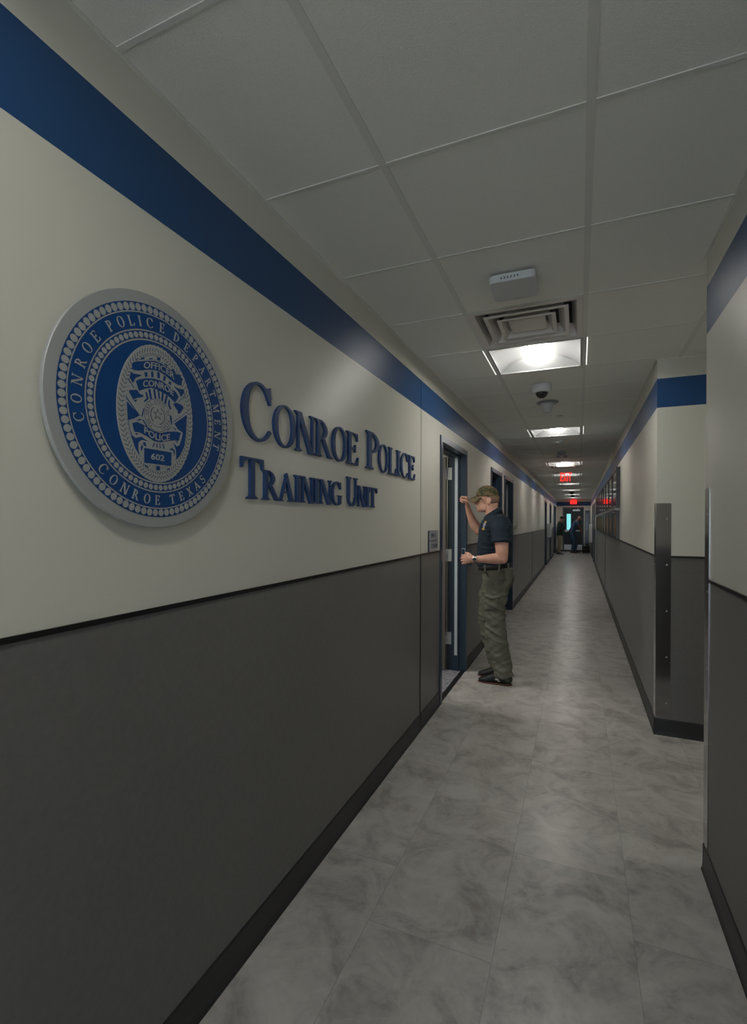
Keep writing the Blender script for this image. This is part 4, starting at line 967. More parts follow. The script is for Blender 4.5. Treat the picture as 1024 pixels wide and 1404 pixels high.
# ------------------------------------------------------------------ people
def V(*a): return Vector(a)
def sculpt(mb, name, mats, parent, voxel=.005, smooth=2, disp=None, paint=None):
    """fuse overlapping volumes of mb into one continuous surface"""
    me = mb.mesh(name + '_src'); bm = bmesh.new(); bm.from_mesh(me); bmesh.ops.recalc_face_normals(bm, faces=bm.faces); bm.to_mesh(me); bm.free()
    ob = bpy.data.objects.new(name + '_src', me); COL.objects.link(ob)
    r = ob.modifiers.new('r', 'REMESH'); r.mode = 'VOXEL'; r.voxel_size = voxel; r.use_smooth_shade = True
    if smooth:
        s = ob.modifiers.new('s', 'SMOOTH'); s.factor = .5; s.iterations = smooth
    dg = bpy.context.evaluated_depsgraph_get(); dg.update()
    out = bpy.data.meshes.new_from_object(ob.evaluated_get(dg)); out.name = name
    bpy.data.objects.remove(ob); bpy.data.meshes.remove(me)
    if disp:
        nm = [v.normal.copy() for v in out.vertices]
        for v, n in zip(out.vertices, nm): v.co += n * disp(v.co)
    if not isinstance(mats, (list, tuple)): mats = [mats]
    out.materials.clear()
    for m in mats: out.materials.append(m)
    for p in out.polygons:
        p.use_smooth = True
        if paint: p.material_index = paint(p.center)
    o = bpy.data.objects.new(name, out); COL.objects.link(o)
    if parent is not None: o.parent = parent; o.matrix_parent_inverse = Matrix.Translation(-parent.location)
    return o
def folds(p, amp, k=(9, 9, 22), seed=0., sharp=1.):
    q = Vector((p.x * k[0] + seed, p.y * k[1], p.z * k[2]))
    a = noise.noise(q) ; b = noise.noise(q * 2.3 + Vector((3, 1, 7)))
    return amp * (1 - 2.2 * abs(a) * sharp) * .7 + amp * .45 * b

# ---- main man: stands in profile, facing the doorway (towards -X)
YC = 4.72
man = empty('person', (-.72, YC, 0), 'man in camouflage cap, navy polo and olive trousers leaning on the open door frame', 'person')
body = MB()
# head
rt = Matrix.Rotation(math.radians(-8), 3, 'Y')
body.ell((-.795, YC, 1.728), (.094, .076, .090), n=28, m=18)
body.ell((-.852, YC, 1.668), (.056, .058, .080), rot=rt)
body.ell((-.848, YC, 1.628), (.056, .050, .044))
body.ell((-.885, YC, 1.604), (.020, .024, .020))
body.ell((-.888, YC, 1.628), (.020, .030, .018))
for s in (-1, 1):
    body.ell((-.872, YC + s * .034, 1.662), (.026, .018, .024)); body.ell((-.830, YC + s * .043, 1.630), (.034, .014, .034))
    body.ell((-.897, YC + s * .028, 1.706), (.016, .024, .010))
body.tube([((-.900, YC, 1.706), .009, .008), ((-.921, YC, 1.684), .011, .011), ((-.932, YC, 1.668), .013, .014)], n=12)
for s in (-1, 1): body.ell((-.914, YC + s * .012, 1.663), (.010, .008, .008), n=12, m=8)
body.ell((-.903, YC, 1.638), (.010, .022, .0055), n=16, m=8); body.ell((-.899, YC, 1.627), (.010, .020, .0065), n=16, m=8)
for s in (-1, 1):
    body.ell((-.780, YC + s * .077, 1.688), (.021, .012, .035), rot=Matrix.Rotation(math.radians(12), 3, 'Y')); body.ell((-.788, YC + s * .074, 1.664), (.010, .008, .012))
    body.tube([((-.768, YC + s * .084, 1.712), .005), ((-.760, YC + s * .086, 1.692), .005), ((-.772, YC + s * .084, 1.664), .005)], n=8)
body.tube([((-.785, YC, 1.68), .062, .060), ((-.765, YC, 1.60), .064, .064), ((-.735, YC, 1.50), .078, .072)], n=24)
body.ell((-.752, YC, 1.655), (.048, .056, .05))
# torso, pelvis, legs under the clothes
body.stack([(.86, -.715, YC, .10, .13), (1.0, -.70, YC, .115, .15), (1.1, -.735, YC, .125, .145), (1.25, -.74, YC, .135, .155), (1.4, -.728, YC, .13, .18), (1.5, -.722, YC, .10, .17), (1.55, -.73, YC, .07, .09)])
body.tube([((-.71, 4.63, .93), .09), ((-.727, 4.625, .80), .088), ((-.716, 4.615, .60), .064), ((-.700, 4.605, .48), .060), ((-.662, 4.60, .28), .05), ((-.632, 4.60, .10), .034), ((-.65, 4.60, .055), .026), ((-.75, 4.60, .045), .022)], n=16)
body.tube([((-.745, 4.81, .93), .09), ((-.79, 4.81, .75), .085), ((-.815, 4.81, .52), .060), ((-.77, 4.80, .27), .048), ((-.690, 4.785, .10), .034), ((-.70, 4.785, .055), .026), ((-.79, 4.785, .045), .022)], n=16)
# near arm: upper arm, elbow, forearm to the hand in front of the belly
body.tube([((-.668, 4.545, 1.475), .066, .062), ((-.650, 4.485, 1.40), .068, .064), ((-.636, 4.465, 1.30), .066, .060), ((-.630, 4.450, 1.215), .060, .054), ((-.628, 4.442, 1.168), .048, .047)], n=20)
body.ell((-.625, 4.445, 1.165), (.046, .040, .044))
body.tube([((-.632, 4.444, 1.166), .044, .046), ((-.680, 4.438, 1.166), .048, .049), ((-.745, 4.432, 1.162), .043, .042), ((-.810, 4.428, 1.157), .034, .033), ((-.868, 4.425, 1.156), .026, .030), ((-.895, 4.423, 1.157), .023, .033)], n=20, ref=(0, 1, 0))
# near hand closed round the radio (four fingers and a thumb)
body.tube([((-.893, 4.424, 1.157), .020, .032), ((-.925, 4.420, 1.156), .019, .041), ((-.958, 4.420, 1.153), .016, .042)], n=18, ref=(0, 1, 0))
for i, z in enumerate((1.1905, 1.167, 1.1435, 1.1205)):
    L = (.036, .040, .037, .029)[i]; dz = -.004 * i
    body.tube([((-.950, 4.418, z), .0096), ((-.950 - L * .80, 4.420, z - .004 + dz * .3), .0094), ((-.950 - L * 1.05, 4.438, z - .008), .0090), ((-.950 - L * .88, 4.463, z - .010), .0084), ((-.950 - L * .2, 4.474, z - .011), .0078)], n=12, ref=(0, 0, 1))
body.tube([((-.893, 4.424, 1.176), .014), ((-.912, 4.424, 1.197), .0125), ((-.936, 4.434, 1.208), .0108), ((-.957, 4.448, 1.207), .0092)], n=12)
# far arm: raised, fist against the door jamb
body.tube([((-.700, 4.885, 1.475), .062), ((-.775, 4.900, 1.430), .060), ((-.850, 4.905, 1.400), .054), ((-.915, 4.900, 1.402), .045)], n=20, ref=(0, 1, 0))
body.ell((-.925, 4.898, 1.408), (.040, .040, .042))
body.tube([((-.925, 4.898, 1.410), .044, .046), ((-.952, 4.885, 1.450), .044, .052), ((-.985, 4.862, 1.520), .036, .040), ((-1.005, 4.835, 1.590), .029, .031), ((-1.015, 4.812, 1.640), .025, .024), ((-1.017, 4.805, 1.660), .025, .022)], n=20, ref=(0, 1, 0))
body.tube([((-1.016, 4.806, 1.650), .030, .019), ((-1.018, 4.796, 1.685), .037, .020), ((-1.026, 4.786, 1.728), .039, .018)], n=18, ref=(0, 1, 0))
for i, y in enumerate((4.746, 4.7695, 4.793, 4.816)):
    L = (.042, .046, .042, .034)[i]
    body.tube([((-1.026, y, 1.730), .0105), ((-1.026 - L * .75, y, 1.738), .0102), ((-1.026 - L * 1.05, y, 1.722), .0098), ((-1.026 - L * 1.0, y, 1.694), .0092), ((-1.026 - L * .55, y, 1.684), .0085)], n=12)
body.tube([((-1.008, 4.778, 1.668), .016), ((-1.012, 4.752, 1.684), .0128), ((-1.030, 4.740, 1.702), .0112), ((-1.055, 4.742, 1.708), .0095)], n=12)
bodyo = sculpt(body, 'body', M['skin'], man, voxel=.0033, smooth=2)
# hair: cropped back and sides below the cap
hb = MB(); hb.ell((-.790, YC, 1.712), (.0925, .0785, .080), n=36, m=22)
me = hb.mesh('hair'); bm = bmesh.new(); bm.from_mesh(me)
dl = [v for v in bm.verts if v.co.x < -.800 + max(0, (1.74 - v.co.z)) * .35 or v.co.z < 1.665]
bmesh.ops.delete(bm, geom=dl, context='VERTS'); bm.to_mesh(me); bm.free(); me.materials.append(M['hair'])
for p in me.polygons: p.use_smooth = True
ho = bpy.data.objects.new('hair', me); COL.objects.link(ho); ho.parent = man; ho.matrix_parent_inverse = Matrix.Translation(-man.location)
sd = ho.modifiers.new('thick', 'SOLIDIFY'); sd.thickness = .003; sd.offset = 1
for s in (-1, 1):
    e = MB(); e.ell((-.894, YC + s * .030, 1.690), (.010, .013, .007), n=14, m=8); e.build('eye', M['black'], man)
    e = MB(); e.tube([((-.905, YC + s * .014, 1.703), .003), ((-.908, YC + s * .03, 1.708), .0035), ((-.898, YC + s * .046, 1.703), .003)], n=8); e.build('eyebrow', M['hair'], man)
# polo shirt
sh = MB()
sh.stack([(1.085, -.748, YC, .148, .168), (1.14, -.744, YC, .157, .176), (1.20, -.740, YC, .158, .180), (1.31, -.734, YC, .157, .192), (1.39, -.729, YC, .154, .205), (1.45, -.727, YC, .145, .215), (1.495, -.724, YC, .128, .205), (1.53, -.726, YC, .105, .160), (1.558, -.742, YC, .086, .095, .15)])
sh.tube([((-.700, 4.60, 1.490), .080, .078), ((-.668, 4.545, 1.475), .086, .084), ((-.655, 4.490, 1.415), .084, .082), ((-.643, 4.465, 1.335), .079, .078), ((-.642, 4.462, 1.312), .078, .077)], n=24, cap=False)
sh.tube([((-.700, 4.83, 1.490), .080), ((-.712, 4.885, 1.475), .082), ((-.775, 4.905, 1.435), .078), ((-.845, 4.915, 1.405), .072)], n=24, cap=False, ref=(0, 1, 0))
def shirt_disp(p):
    w = folds(p, .009, (7, 7, 11), 2.)
    if p.y < 4.57: w = folds(p, .008, (8, 6, 24), 5.)
    low = max(0, min(1, (1.32 - p.z) / .2)); return w * (.55 + .8 * low)
sho = sculpt(sh, 'polo_shirt', M['navycloth'], man, voxel=.0055, smooth=3, disp=shirt_disp)
cl = MB()                                                        # collar, placket, cuffs
for j, (r_, dz, w_) in enumerate(((.070, .0, .004), )):
    n = 40; vs = []; fs = []
    for k in range(n + 1):
        a = math.radians(-172 + 344 * k / n) ; c, s_ = math.cos(a), math.sin(a)
        x = -.758 + .080 * c; y = YC + .080 * s_; zt = 1.590 + .05 * c; zb = zt - .062 - .004 * c
        vs += [(x - .0 * c, y, zt), (x + .018 * c, y + .020 * s_, zb), (x + .014 * c, y + .016 * s_, zb), (x - .004 * c, y - .004 * s_, zt - .002)]
    for k in range(n):
        for q in range(4): fs.append((4 * k + q, 4 * k + (q + 1) % 4, 4 * (k + 1) + (q + 1) % 4, 4 * (k + 1) + q))
    fs += [(0, 1, 2, 3), (4 * n, 4 * n + 3, 4 * n + 2, 4 * n + 1)]; cl.add(vs, fs, 0, True)
cl.build('collar', M['navycloth'], sho)
cf = MB()
cf.tube([((-.6435, 4.4665, 1.340), .0825, .0815), ((-.642, 4.462, 1.306), .0815, .0805)], n=32, cap=False); cf.build('cuff', M['navycloth'], sho)
em = MB()                                                        # stitched badge on the left chest
for dz, w, mi in ((.036, .015, 0), (.020, .020, 1), (.004, .017, 1), (-.012, .014, 1), (-.030, .016, 0)):
    em.ell((-.800 - (-.0) + dz * .30, 4.545 + dz * .1 - .018 , 1.455 + dz), (w * .9, .006, .010), n=14, m=8, mi=mi)
eo = em.build('chest_emblem', [M['gold'], M['lilac']], sho)
# trousers
tr = MB()
tr.stack([(1.095, -.735, YC, .140, .160), (1.06, -.725, YC, .144, .166), (1.00, -.706, YC, .142, .174), (.93, -.703, YC, .140, .178), (.865, -.722, YC, .122, .170), (.835, -.73, YC, .10, .16)])
tr.tube([((-.700, 4.640, .95), .105, .125), ((-.712, 4.630, .88), .104, .120), ((-.727, 4.622, .80), .100, .112), ((-.722, 4.615, .70), .094, .101), ((-.716, 4.610, .60), .088, .094), ((-.705, 4.605, .48), .086, .091), ((-.676, 4.60, .36), .080, .084), ((-.655, 4.60, .26), .076, .078), ((-.640, 4.60, .15), .074, .077), ((-.628, 4.60, .075), .074, .080)], n=28, cap=False, ref=(0, 1, 0))
tr.tube([((-.735, 4.805, .95), .105, .120), ((-.762, 4.812, .86), .102, .114), ((-.795, 4.815, .76), .098, .105), ((-.812, 4.815, .62), .090, .094), ((-.812, 4.812, .50), .086, .090), ((-.785, 4.80, .36), .080, .082), ((-.752, 4.795, .25), .076, .077), ((-.715, 4.79, .15), .074, .074), ((-.700, 4.79, .085), .074, .076)], n=28, cap=False, ref=(0, 1, 0))
for y_, s in ((4.508, -1),):                                      # cargo pocket flap on the near thigh
    tr.tube([((-.795, y_ + .030, .815), .018, .010), ((-.735, y_ + .004, .800), .016, .010), ((-.675, y_ + .020, .812), .018, .010)], n=10, ref=(0, 1, 0))
    tr.tube([((-.735, y_ + .012, .78), .012, .060), ((-.732, y_ + .010, .70), .012, .058)], n=12, ref=(0, 1, 0))
def trou_disp(p):
    s = p.z + .45 * p.x
    q = Vector((p.x * 5, p.y * 6, s * 17)); a = noise.noise(q); b = noise.noise(Vector((p.x * 11, p.y * 9, (p.z - .5 * p.x) * 30)))
    amp = .012 if p.z < .85 else .006
    if p.z < .22: amp = .014
    return amp * (1 - 3.0 * abs(a)) * .7 + amp * .5 * b
tro = sculpt(tr, 'trousers', M['olive'], man, voxel=.0055, smooth=2, disp=trou_disp)
pk = MB(); pk.tube([((-.800, 4.586, 1.055), .003), ((-.790, 4.562, 1.02), .004), ((-.765, 4.548, .985), .003)], n=6); pk.build('pocket_opening', M['black'], tro)
bt = MB()
def oval_band(mb, z0, z1, cx, rx, ry, t, tilt=0., n=48, a0=0, a1=360):
    vs = []; fs = []; full = a1 - a0 >= 360; m = n if full else n + 1; ex = 2.3
    for k in range(m):
        a = math.radians(a0 + (a1 - a0) * k / n); c, s = math.cos(a), math.sin(a)
        fx = math.copysign(abs(c) ** (2 / ex), c); fy = math.copysign(abs(s) ** (2 / ex), s); dz = tilt * fx
        for rr, z in ((0, z0), (t, z0), (t, z1), (0, z1)): vs.append((cx + (rx + rr) * fx, YC + (ry + rr) * fy, z + dz))
    for k in range(n):
        k2 = (k + 1) % m if full else k + 1
        for q in range(4): fs.append((4 * k + q, 4 * k + (q + 1) % 4, 4 * k2 + (q + 1) % 4, 4 * k2 + q))
    mb.add(vs, fs, 0, True)
oval_band(bt, 1.050, 1.096, -.736, .147, .168, .006, .012); bt.build('belt', M['belt'], man)
for a in (200, 250, 292, 330, 100, 60, 140):
    c, s = math.cos(math.radians(a)), math.sin(math.radians(a)); ex = 2.3
    fx = math.copysign(abs(c) ** (2 / ex), c); fy = math.copysign(abs(s) ** (2 / ex), s)
    x, y = -.736 + .1545 * fx, YC + .1755 * fy; lp = MB(); lp.rbox(x - .008, x + .008, y - .004, y + .004, 1.040 + .012 * fx, 1.104 + .012 * fx, .002); lp.build('belt_loop', M['olive'], tro)
# cap
cp = MB()
n, m = 32, 12; vs = []; fs = []
for j in range(m + 1):
    ph = (PI / 2) * j / m
    for k in range(n):
        th = 2 * PI * k / n
        x = .1075 * math.cos(th) * math.cos(ph) ** .85; y = .088 * math.sin(th) * math.cos(ph) ** .85; z = .104 * math.sin(ph) ** .92
        vs.append((-.805 + x, YC + y, 1.735 + z - x * .06))
for j in range(m):
    for k in range(n): fs.append((j * n + k, j * n + (k + 1) % n, (j + 1) * n + (k + 1) % n, (j + 1) * n + k))
fs.append(tuple(range(n))); cp.add(vs, fs, 0, True)
capo = sculpt(cp, 'cap', M['camo'], man, voxel=.005, smooth=2)
vb = MB(); vs = []; fs = []; n, m = 16, 8
for lay in (0, 1):
    for j in range(m + 1):
        t = j / m
        for k in range(n + 1):
            a = math.radians(-68 + 136 * k / n); reach = .082 * math.cos(a * .9) ** .6
            bx = -.805 - .104 * math.cos(a); by = .086 * math.sin(a)
            x = bx - reach * t; y = by * (1 - .12 * t)
            z = 1.744 - .040 * t - .030 * (abs(math.sin(a)) ** 2) - .006 * lay + .006 * math.sin(PI * t)
            vs.append((x, YC + y, z))
W = (n + 1) * (m + 1)
for j in range(m):
    for k in range(n):
        q = (j * (n + 1) + k, j * (n + 1) + k + 1, (j + 1) * (n + 1) + k + 1, (j + 1) * (n + 1) + k)
        fs.append(q); fs.append(tuple(W + i for i in reversed(q)))
edge = [j * (n + 1) for j in range(m, -1, -1)] + [k for k in range(1, n + 1)] + [j * (n + 1) + n for j in range(1, m + 1)] + [m * (n + 1) + k for k in range(n - 1, 0, -1)]
for i in range(len(edge)):
    a, b = edge[i], edge[(i + 1) % len(edge)]; fs.append((a, b, W + b, W + a))
vb.add(vs, fs, 0, True); vb.build('brim', M['camo'], capo)
bb = MB(); bb.ell((-.805, YC, 1.838), (.008, .008, .004), n=12, m=6); bb.build('cap_button', M['camo'], capo)
# watch
wt = MB(); wt.tube([((-.853, 4.426, 1.1565), .0315, .0345), ((-.870, 4.425, 1.1565), .0305, .0340)], n=28, cap=False, ref=(0, 1, 0))
wo = wt.build('wristwatch', M['black'], man)
fc = MB(); fc.lathe([(.021, -.006), (.022, 0), (.019, .003)], (-.862, 4.390, 1.160), 'y', n=28)
for v in range(0): pass
fo = fc.build('watch_case', M['silver'], wo)
fd = MB(); fd.lathe([(.015, -.0075), (.015, -.0062)], (-.862, 4.390, 1.160), 'y', n=24); fd.build('watch_dial', M['black'], wo)
# shoes
def shoe(name, xh, xt, y, par):
    L = xh - xt; up = MB(); g = lambda t: xh - L * t
    up.tube([((g(.10), y, .055), .036, .040), ((g(.25), y, .062), .038, .048), ((g(.42), y, .062), .040, .046), ((g(.58), y, .050), .043, .037), ((g(.74), y, .037), .045, .027), ((g(.86), y, .030), .041, .020), ((g(.93), y, .026), .031, .015)], n=20, ref=(0, 1, 0))
    up.tube([((g(.16), y, .05), .034, .036), ((g(.20), y, .105), .036, .042)], n=18, ref=(0, 1, 0))
    o = sculpt(up, name, [M['shoe'], M['heelgreen']], par, voxel=.0045, smooth=2, paint=lambda c: 1 if c.x > g(.20) and c.z < .085 else 0)
    so = MB(); pts = []
    for k in range(28):
        a = 2 * PI * k / 28; c, s = math.cos(a), math.sin(a); w = .046 if c < 0 else .039
        pts.append((xh - L / 2 + L / 2 * c, y + w * s))
    top = lambda x: .017 if x > g(.5) else .014
    vs = [(x, yy, .001) for x, yy in pts] + [(x + (.0 if x > g(.8) else 0), yy, top(x)) for x, yy in pts]
    so.add(vs, [tuple(range(28))[::-1], tuple(range(28, 56))] + [(i, (i + 1) % 28, 28 + (i + 1) % 28, 28 + i) for i in range(28)])
    so.build('sole', M['sole'], o, bevel=.003)
    lc = MB()
    for i in range(5):
        t = .34 + .07 * i; z = .094 - .008 * i; lc.tube([((g(t), y - .030, z - .012), .0028), ((g(t + .01), y, z), .0028), ((g(t), y + .030, z - .012), .0028)], n=6)
    lc.build('laces', M['black'], o)
    lg = MB(); lg.ell((g(.42), y - .0395, .050), (.018, .004, .008), n=10, m=6); lg.ell((g(.36), y - .0395, .038), (.014, .004, .005), n=10, m=6); lg.build('side_mark', M['silver'], o)
    return o
shoe('shoe', -.558, -.868, 4.600, man); shoe('shoe', -.605, -.905, 4.785, man)
# radio and phone held in the near hand
rd = empty('handheld_radio', (-.925, 4.452, 1.16), "black handheld radio gripped in the man's near hand", 'radio')
mb = MB(); mb.rbox(-.950, -.902, 4.437, 4.462, 1.095, 1.235, .006); mb.build('housing', M['black'], rd)
mb = MB(); mb.tube([((-.914, 4.450, 1.235), .007), ((-.920, 4.450, 1.262), .006)], n=10); mb.build('antenna', M['black'], rd)
ph = empty('mobile_phone', (-.965, 4.452, 1.2), 'silver edged phone sticking out of the fist beside the radio', 'phone')
mb = MB(); mb.rbox(-.990, -.957, 4.440, 4.452, 1.150, 1.248, .004); mb.build('case', M['silver'], ph)
mb = MB(); mb.box(-.987, -.960, 4.439, 4.4401, 1.155, 1.244); mb.build('screen', M['blueglass'], ph)

# ---- distant people, built the same way from joints
def far_person(label, root, J, mats, loc):
    """J: joints in world coordinates"""
    p = empty('person', loc, label, 'person')
    b = MB(); f = J['face']
    hd = V(*J['head']); b.ell(hd, (.088, .076, .112), n=18, m=12); b.ell(hd + V(f * .035, 0, -.045), (.058, .055, .065)); b.tube([(hd + V(f * .085, 0, .01), .010), (hd + V(f * .105, 0, -.020), .013)], n=8)
    b.ell(hd + V(f * .08, 0, -.085), (.022, .025, .018)); 
    for s in (-1, 1): b.ell(hd + V(-f * .005, s * .076, -.01), (.018, .009, .03), n=10, m=6)
    nk = V(*J['neck']); b.tube([(hd + V(-f * .02, 0, -.05), .055), (nk, .062)], n=12)
    pel = V(*J['pelvis']); b.tube([(nk + (pel - nk) * .08, .15, .085), (nk + (pel - nk) * .3, .17, .11), (nk + (pel - nk) * .7, .145, .105), (pel, .15, .11)], n=18, ref=(0, 1, 0))
    for s in (-1, 1):
        sdz, el, wr, ha = [V(*q) for q in J['arm%d' % s]]
        b.tube([(sdz, .052), (el, .042)], n=12); b.tube([(el, .042), ((el + wr) / 2, .04), (wr, .028)], n=12)
        d = (ha - wr).normalized(); b.tube([(wr, .026, .022), (wr + d * .05, .036, .018), (wr + d * .085, .034, .016)], n=12)
        for i in range(4):
            o_ = V(0, (i - 1.5) * .018, 0); b.tube([(wr + d * .08 + o_, .0095), (wr + d * .12 + o_, .009), (wr + d * .14 + o_ + V(0, 0, -.02), .0085)], n=8)
        b.tube([(wr + d * .03 + V(0, -s * .025, .0), .012), (wr + d * .075 + V(0, -s * .045, .01), .010)], n=8)
        hip, kn, an = [V(*q) for q in J['leg%d' % s]]
        b.tube([(hip, .08), (kn, .055), (an, .04)], n=12)
    sculpt(b, 'body', mats['skin'], p, voxel=.010, smooth=1)
    t = MB(); hem = nk + (pel - nk) * J.get('hem', 1.02)
    t.tube([(nk + (pel - nk) * .03, .12, .085), (nk + (pel - nk) * .10, .19, .110), (nk + (pel - nk) * .3, .205, .135), (nk + (pel - nk) * .7, .180, .135), (hem, .185, .142)], n=24, ref=(0, 1, 0), cap=False)
    for s in (-1, 1):
        sdz, el, wr, ha = [V(*q) for q in J['arm%d' % s]]
        t.tube([(sdz + V(0, -s * .02, .01), .075), (sdz, .075), ((sdz + el) / 2, .066), (el, .060)] if mats['long'] else [(sdz + V(0, -s * .02, .01), .075), (sdz, .075), ((sdz * .45 + el * .55), .066)], n=14, cap=mats['long'])
        if mats['long']: t.tube([(el, .058), ((el + wr) / 2, .050), (wr, .040)], n=14)
    sculpt(t, mats['topname'], mats['top'], p, voxel=.011, smooth=1, disp=lambda q: folds(q, .010, (8, 8, 14), 1.))
    l = MB(); l.tube([(pel + (nk - pel) * .12, .165, .125), (pel, .172, .13), (pel + V(0, 0, -.06), .16, .12)], n=20, ref=(0, 1, 0))
    for s in (-1, 1):
        hip, kn, an = [V(*q) for q in J['leg%d' % s]]
        l.tube([(hip, .098), ((hip + kn) / 2, .092), (kn, .078), ((kn + an) / 2, .070), (an, .066)], n=16, cap=False)
    sculpt(l, 'trousers', mats['leg'], p, voxel=.011, smooth=1, disp=lambda q: folds(q, .010, (8, 8, 14), 4.))
    for s in (-1, 1):
        hip, kn, an = [V(*q) for q in J['leg%d' % s]]
        sh_ = MB(); a = V(an.x, an.y, .0); sh_.tube([(a + V(-f * .05, 0, .045), .038, .036), (a + V(f * .05, 0, .05), .040, .036), (a + V(f * .15, 0, .034), .042, .022), (a + V(f * .20, 0, .030), .034, .018)], n=14, ref=(0, 1, 0))
        sh_.box(a.x - .09, a.x + .22, a.y - .04, a.y + .04, .001, .03)
        sculpt(sh_, 'shoe', mats['shoe'], p, voxel=.009, smooth=1)
    if mats.get('cap'):
        c = MB(); n, m = 20, 8; vs = []; fs = []
        for j in range(m + 1):
            ph_ = (PI / 2) * j / m
            for k in range(n):
                th = 2 * PI * k / n; vs.append((hd.x - f * .005 + .104 * math.cos(th) * math.cos(ph_) ** .85, hd.y + .088 * math.sin(th) * math.cos(ph_) ** .85, hd.z + .02 + .11 * math.sin(ph_)))
        for j in range(m):
            for k in range(n): fs.append((j * n + k, j * n + (k + 1) % n, (j + 1) * n + (k + 1) % n, (j + 1) * n + k))
        fs.append(tuple(range(n))); c.add(vs, fs, 0, True)
        c.tube([(hd + V(f * .06, 0, .026), .07, .006), (hd + V(f * .17, 0, .004), .055, .005)], n=12, ref=(0, 1, 0))
        sculpt(c, 'cap', mats['cap'], p, voxel=.007, smooth=1)
    return p
Y2 = 24.4
far_person('distant man in dark green jacket, black cap and khaki trousers looking at a phone', None,
    dict(face=1, head=(-.735, Y2, 1.635), neck=(-.81, Y2, 1.50), pelvis=(-.84, Y2, .90), hem=1.06,
         **{'arm-1': [(-.835, Y2 - .19, 1.44), (-.80, Y2 - .22, 1.16), (-.64, Y2 - .13, 1.27), (-.56, Y2 - .08, 1.30)], 'arm1': [(-.835, Y2 + .19, 1.44), (-.80, Y2 + .22, 1.16), (-.64, Y2 + .12, 1.25), (-.56, Y2 + .07, 1.28)],
            'leg-1': [(-.84, Y2 - .09, .86), (-.83, Y2 - .10, .47), (-.90, Y2 - .10, .09)], 'leg1': [(-.84, Y2 + .09, .86), (-.83, Y2 + .10, .47), (-.88, Y2 + .11, .09)]}),
    dict(skin=M['skin2'], top=M['greencloth'], topname='jacket', leg=M['khaki'], shoe=M['black'], cap=M['blackcloth'], long=True), (-.84, Y2, 0))
mb = MB(); mb.rbox(-.565, -.535, Y2 - .10, Y2 - .02, 1.27, 1.34, .006, 'x'); tag(mb.build('mobile_phone', M['black']), 'dark phone held up by the man in the dark green jacket', 'phone')
Y3 = 25.5
far_person('man in blue shirt and jeans leaning forward over a black bag at the far door', None,
    dict(face=1, head=(-.010, Y3, 1.665), neck=(-.12, Y3, 1.545), pelvis=(-.345, Y3, 1.0), hem=1.0,
         **{'arm-1': [(-.14, Y3 - .19, 1.50), (.01, Y3 - .21, 1.24), (.10, Y3 - .17, .99), (.12, Y3 - .15, .90)], 'arm1': [(-.14, Y3 + .19, 1.50), (.03, Y3 + .20, 1.25), (.13, Y3 + .16, 1.0), (.15, Y3 + .14, .91)],
            'leg-1': [(-.35, Y3 - .09, .94), (-.24, Y3 - .11, .53), (-.31, Y3 - .11, .09)], 'leg1': [(-.33, Y3 + .09, .94), (-.14, Y3 + .11, .54), (-.18, Y3 + .12, .09)]}),
    dict(skin=M['skindark'], top=M['bluecloth'], topname='shirt', leg=M['denim'], shoe=M['brownleather'], long=False), (-.25, Y3, 0))
bg_ = empty('equipment_bag', (.30, 25.3, 0), 'black equipment bag with side pockets standing on the floor at the far right', 'bag')
mb = MB(); mb.rbox(.12, .46, 25.15, 25.45, .04, .36, .05, 'z'); mb.build('bag_body', M['blackcloth'], bg_, bevel=.02)
mb = MB(); mb.rbox(.16, .42, 25.10, 25.15, .07, .24, .02, 'y'); mb.build('front_pocket', M['blackcloth'], bg_, bevel=.01)
for sy in (25.2, 25.4):
    mb = MB(); mb.tube([((.18, sy, .35), .010), ((.22, sy, .44), .010), ((.34, sy, .44), .010), ((.39, sy, .35), .010)], n=8); mb.build('carry_handle', M['belt'], bg_)
mb = MB(); mb.tube([((.14, 25.2, .31), .008), ((.03, 25.15, .28), .008), ((.0, 25.12, .01), .008)], n=8); mb.tube([((.06, 25.17, .29), .008), ((.05, 25.3, .01), .008)], n=8); mb.build('folding_legs', M['black'], bg_)
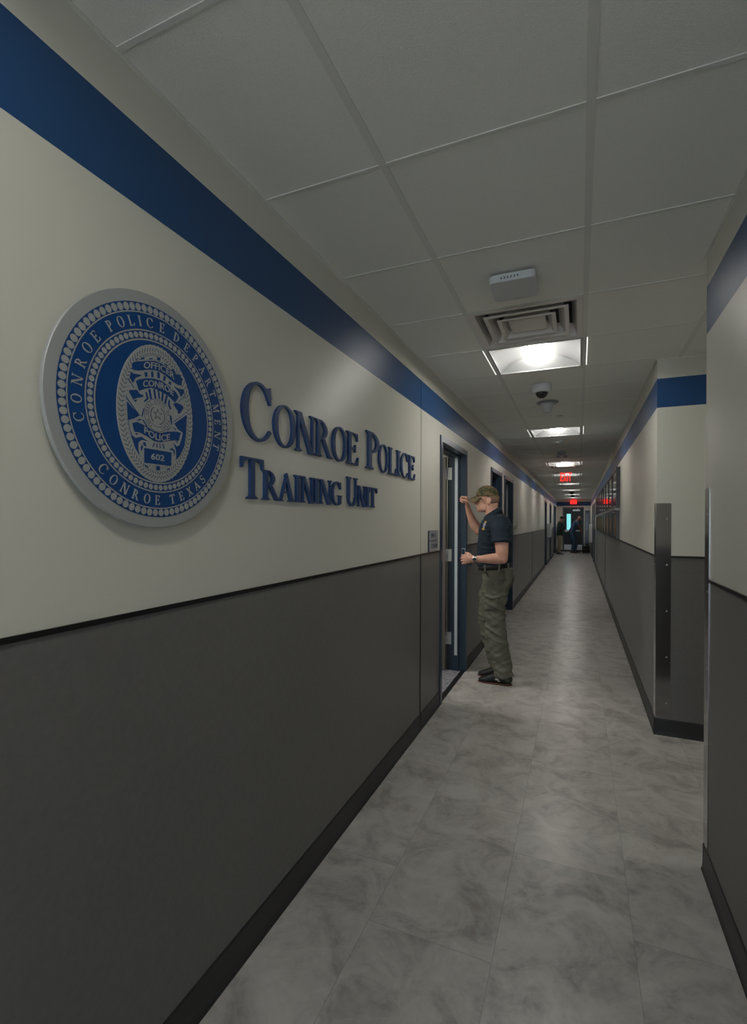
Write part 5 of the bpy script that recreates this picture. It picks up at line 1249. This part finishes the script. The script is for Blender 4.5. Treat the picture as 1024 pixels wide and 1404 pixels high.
for x in (.17, .41):
    for y in (25.2, 25.4):
        mb = MB(); mb.lathe([(.02, -.012), (.02, .012)], (x, y, .021), 'y', n=14); mb.build('wheel', M['silver'], bg_)

# ------------------------------------------------------------------ light, world, camera
wd = bpy.data.worlds.new('World'); SC.world = wd; wd.use_nodes = True
bg = wd.node_tree.nodes['Background']; bg.inputs[0].default_value = (.35, .42, .5, 1); bg.inputs[1].default_value = .3
ld = bpy.data.lights.new('office_fill_light', 'AREA'); ld.size = .6; ld.energy = 20; ld.color = (1, .97, .9)  # added unseen area light, placed to brighten the open leaf and room
lo = bpy.data.objects.new('office_fill_light', ld); COL.objects.link(lo); lo.location = (-2.3, 3.9, 2.58)
ld = bpy.data.lights.new('alcove_fill_light', 'AREA'); ld.size = .5; ld.energy = 7; ld.color = (1, .98, .92)  # added unseen area light that fills the alcove
lo2 = bpy.data.objects.new('alcove_fill_light', ld); COL.objects.link(lo2); lo2.location = (2.2, 3.2, 2.58)

cam = bpy.data.cameras.new('camera'); co = bpy.data.objects.new('camera', cam); COL.objects.link(co)
F_, CX_, CY_, YAW, PIT, ROL = 669.3, 507.5, 716.5, .4047, -.0026, -.0035
cam.sensor_fit = 'VERTICAL'; cam.sensor_height = 36.0; cam.lens = F_ / 1404 * 36.0
cam.shift_x = (512 - CX_) / 1404; cam.shift_y = (CY_ - 702) / 1404
cam.clip_start = .02; cam.clip_end = 100
co.location = (0, 0, 1.4943)
fwd = Vector((-math.sin(YAW) * math.cos(PIT), math.cos(YAW) * math.cos(PIT), math.sin(PIT)))
right = Vector((math.cos(YAW), math.sin(YAW), 0)); up = right.cross(fwd)
# roll: image x3 = x cos - z sin
cr_, sr_ = math.cos(ROL), math.sin(ROL)
R3 = right * cr_ - up * sr_; U3 = right * sr_ + up * cr_
co.rotation_euler = Matrix((R3, U3, -fwd)).transposed().to_euler()
SC.camera = co
SC.view_settings.view_transform = 'Standard'; SC.view_settings.look = 'None'; SC.view_settings.gamma = 1; SC.view_settings.use_curve_mapping = False
SC.view_settings.exposure = .34
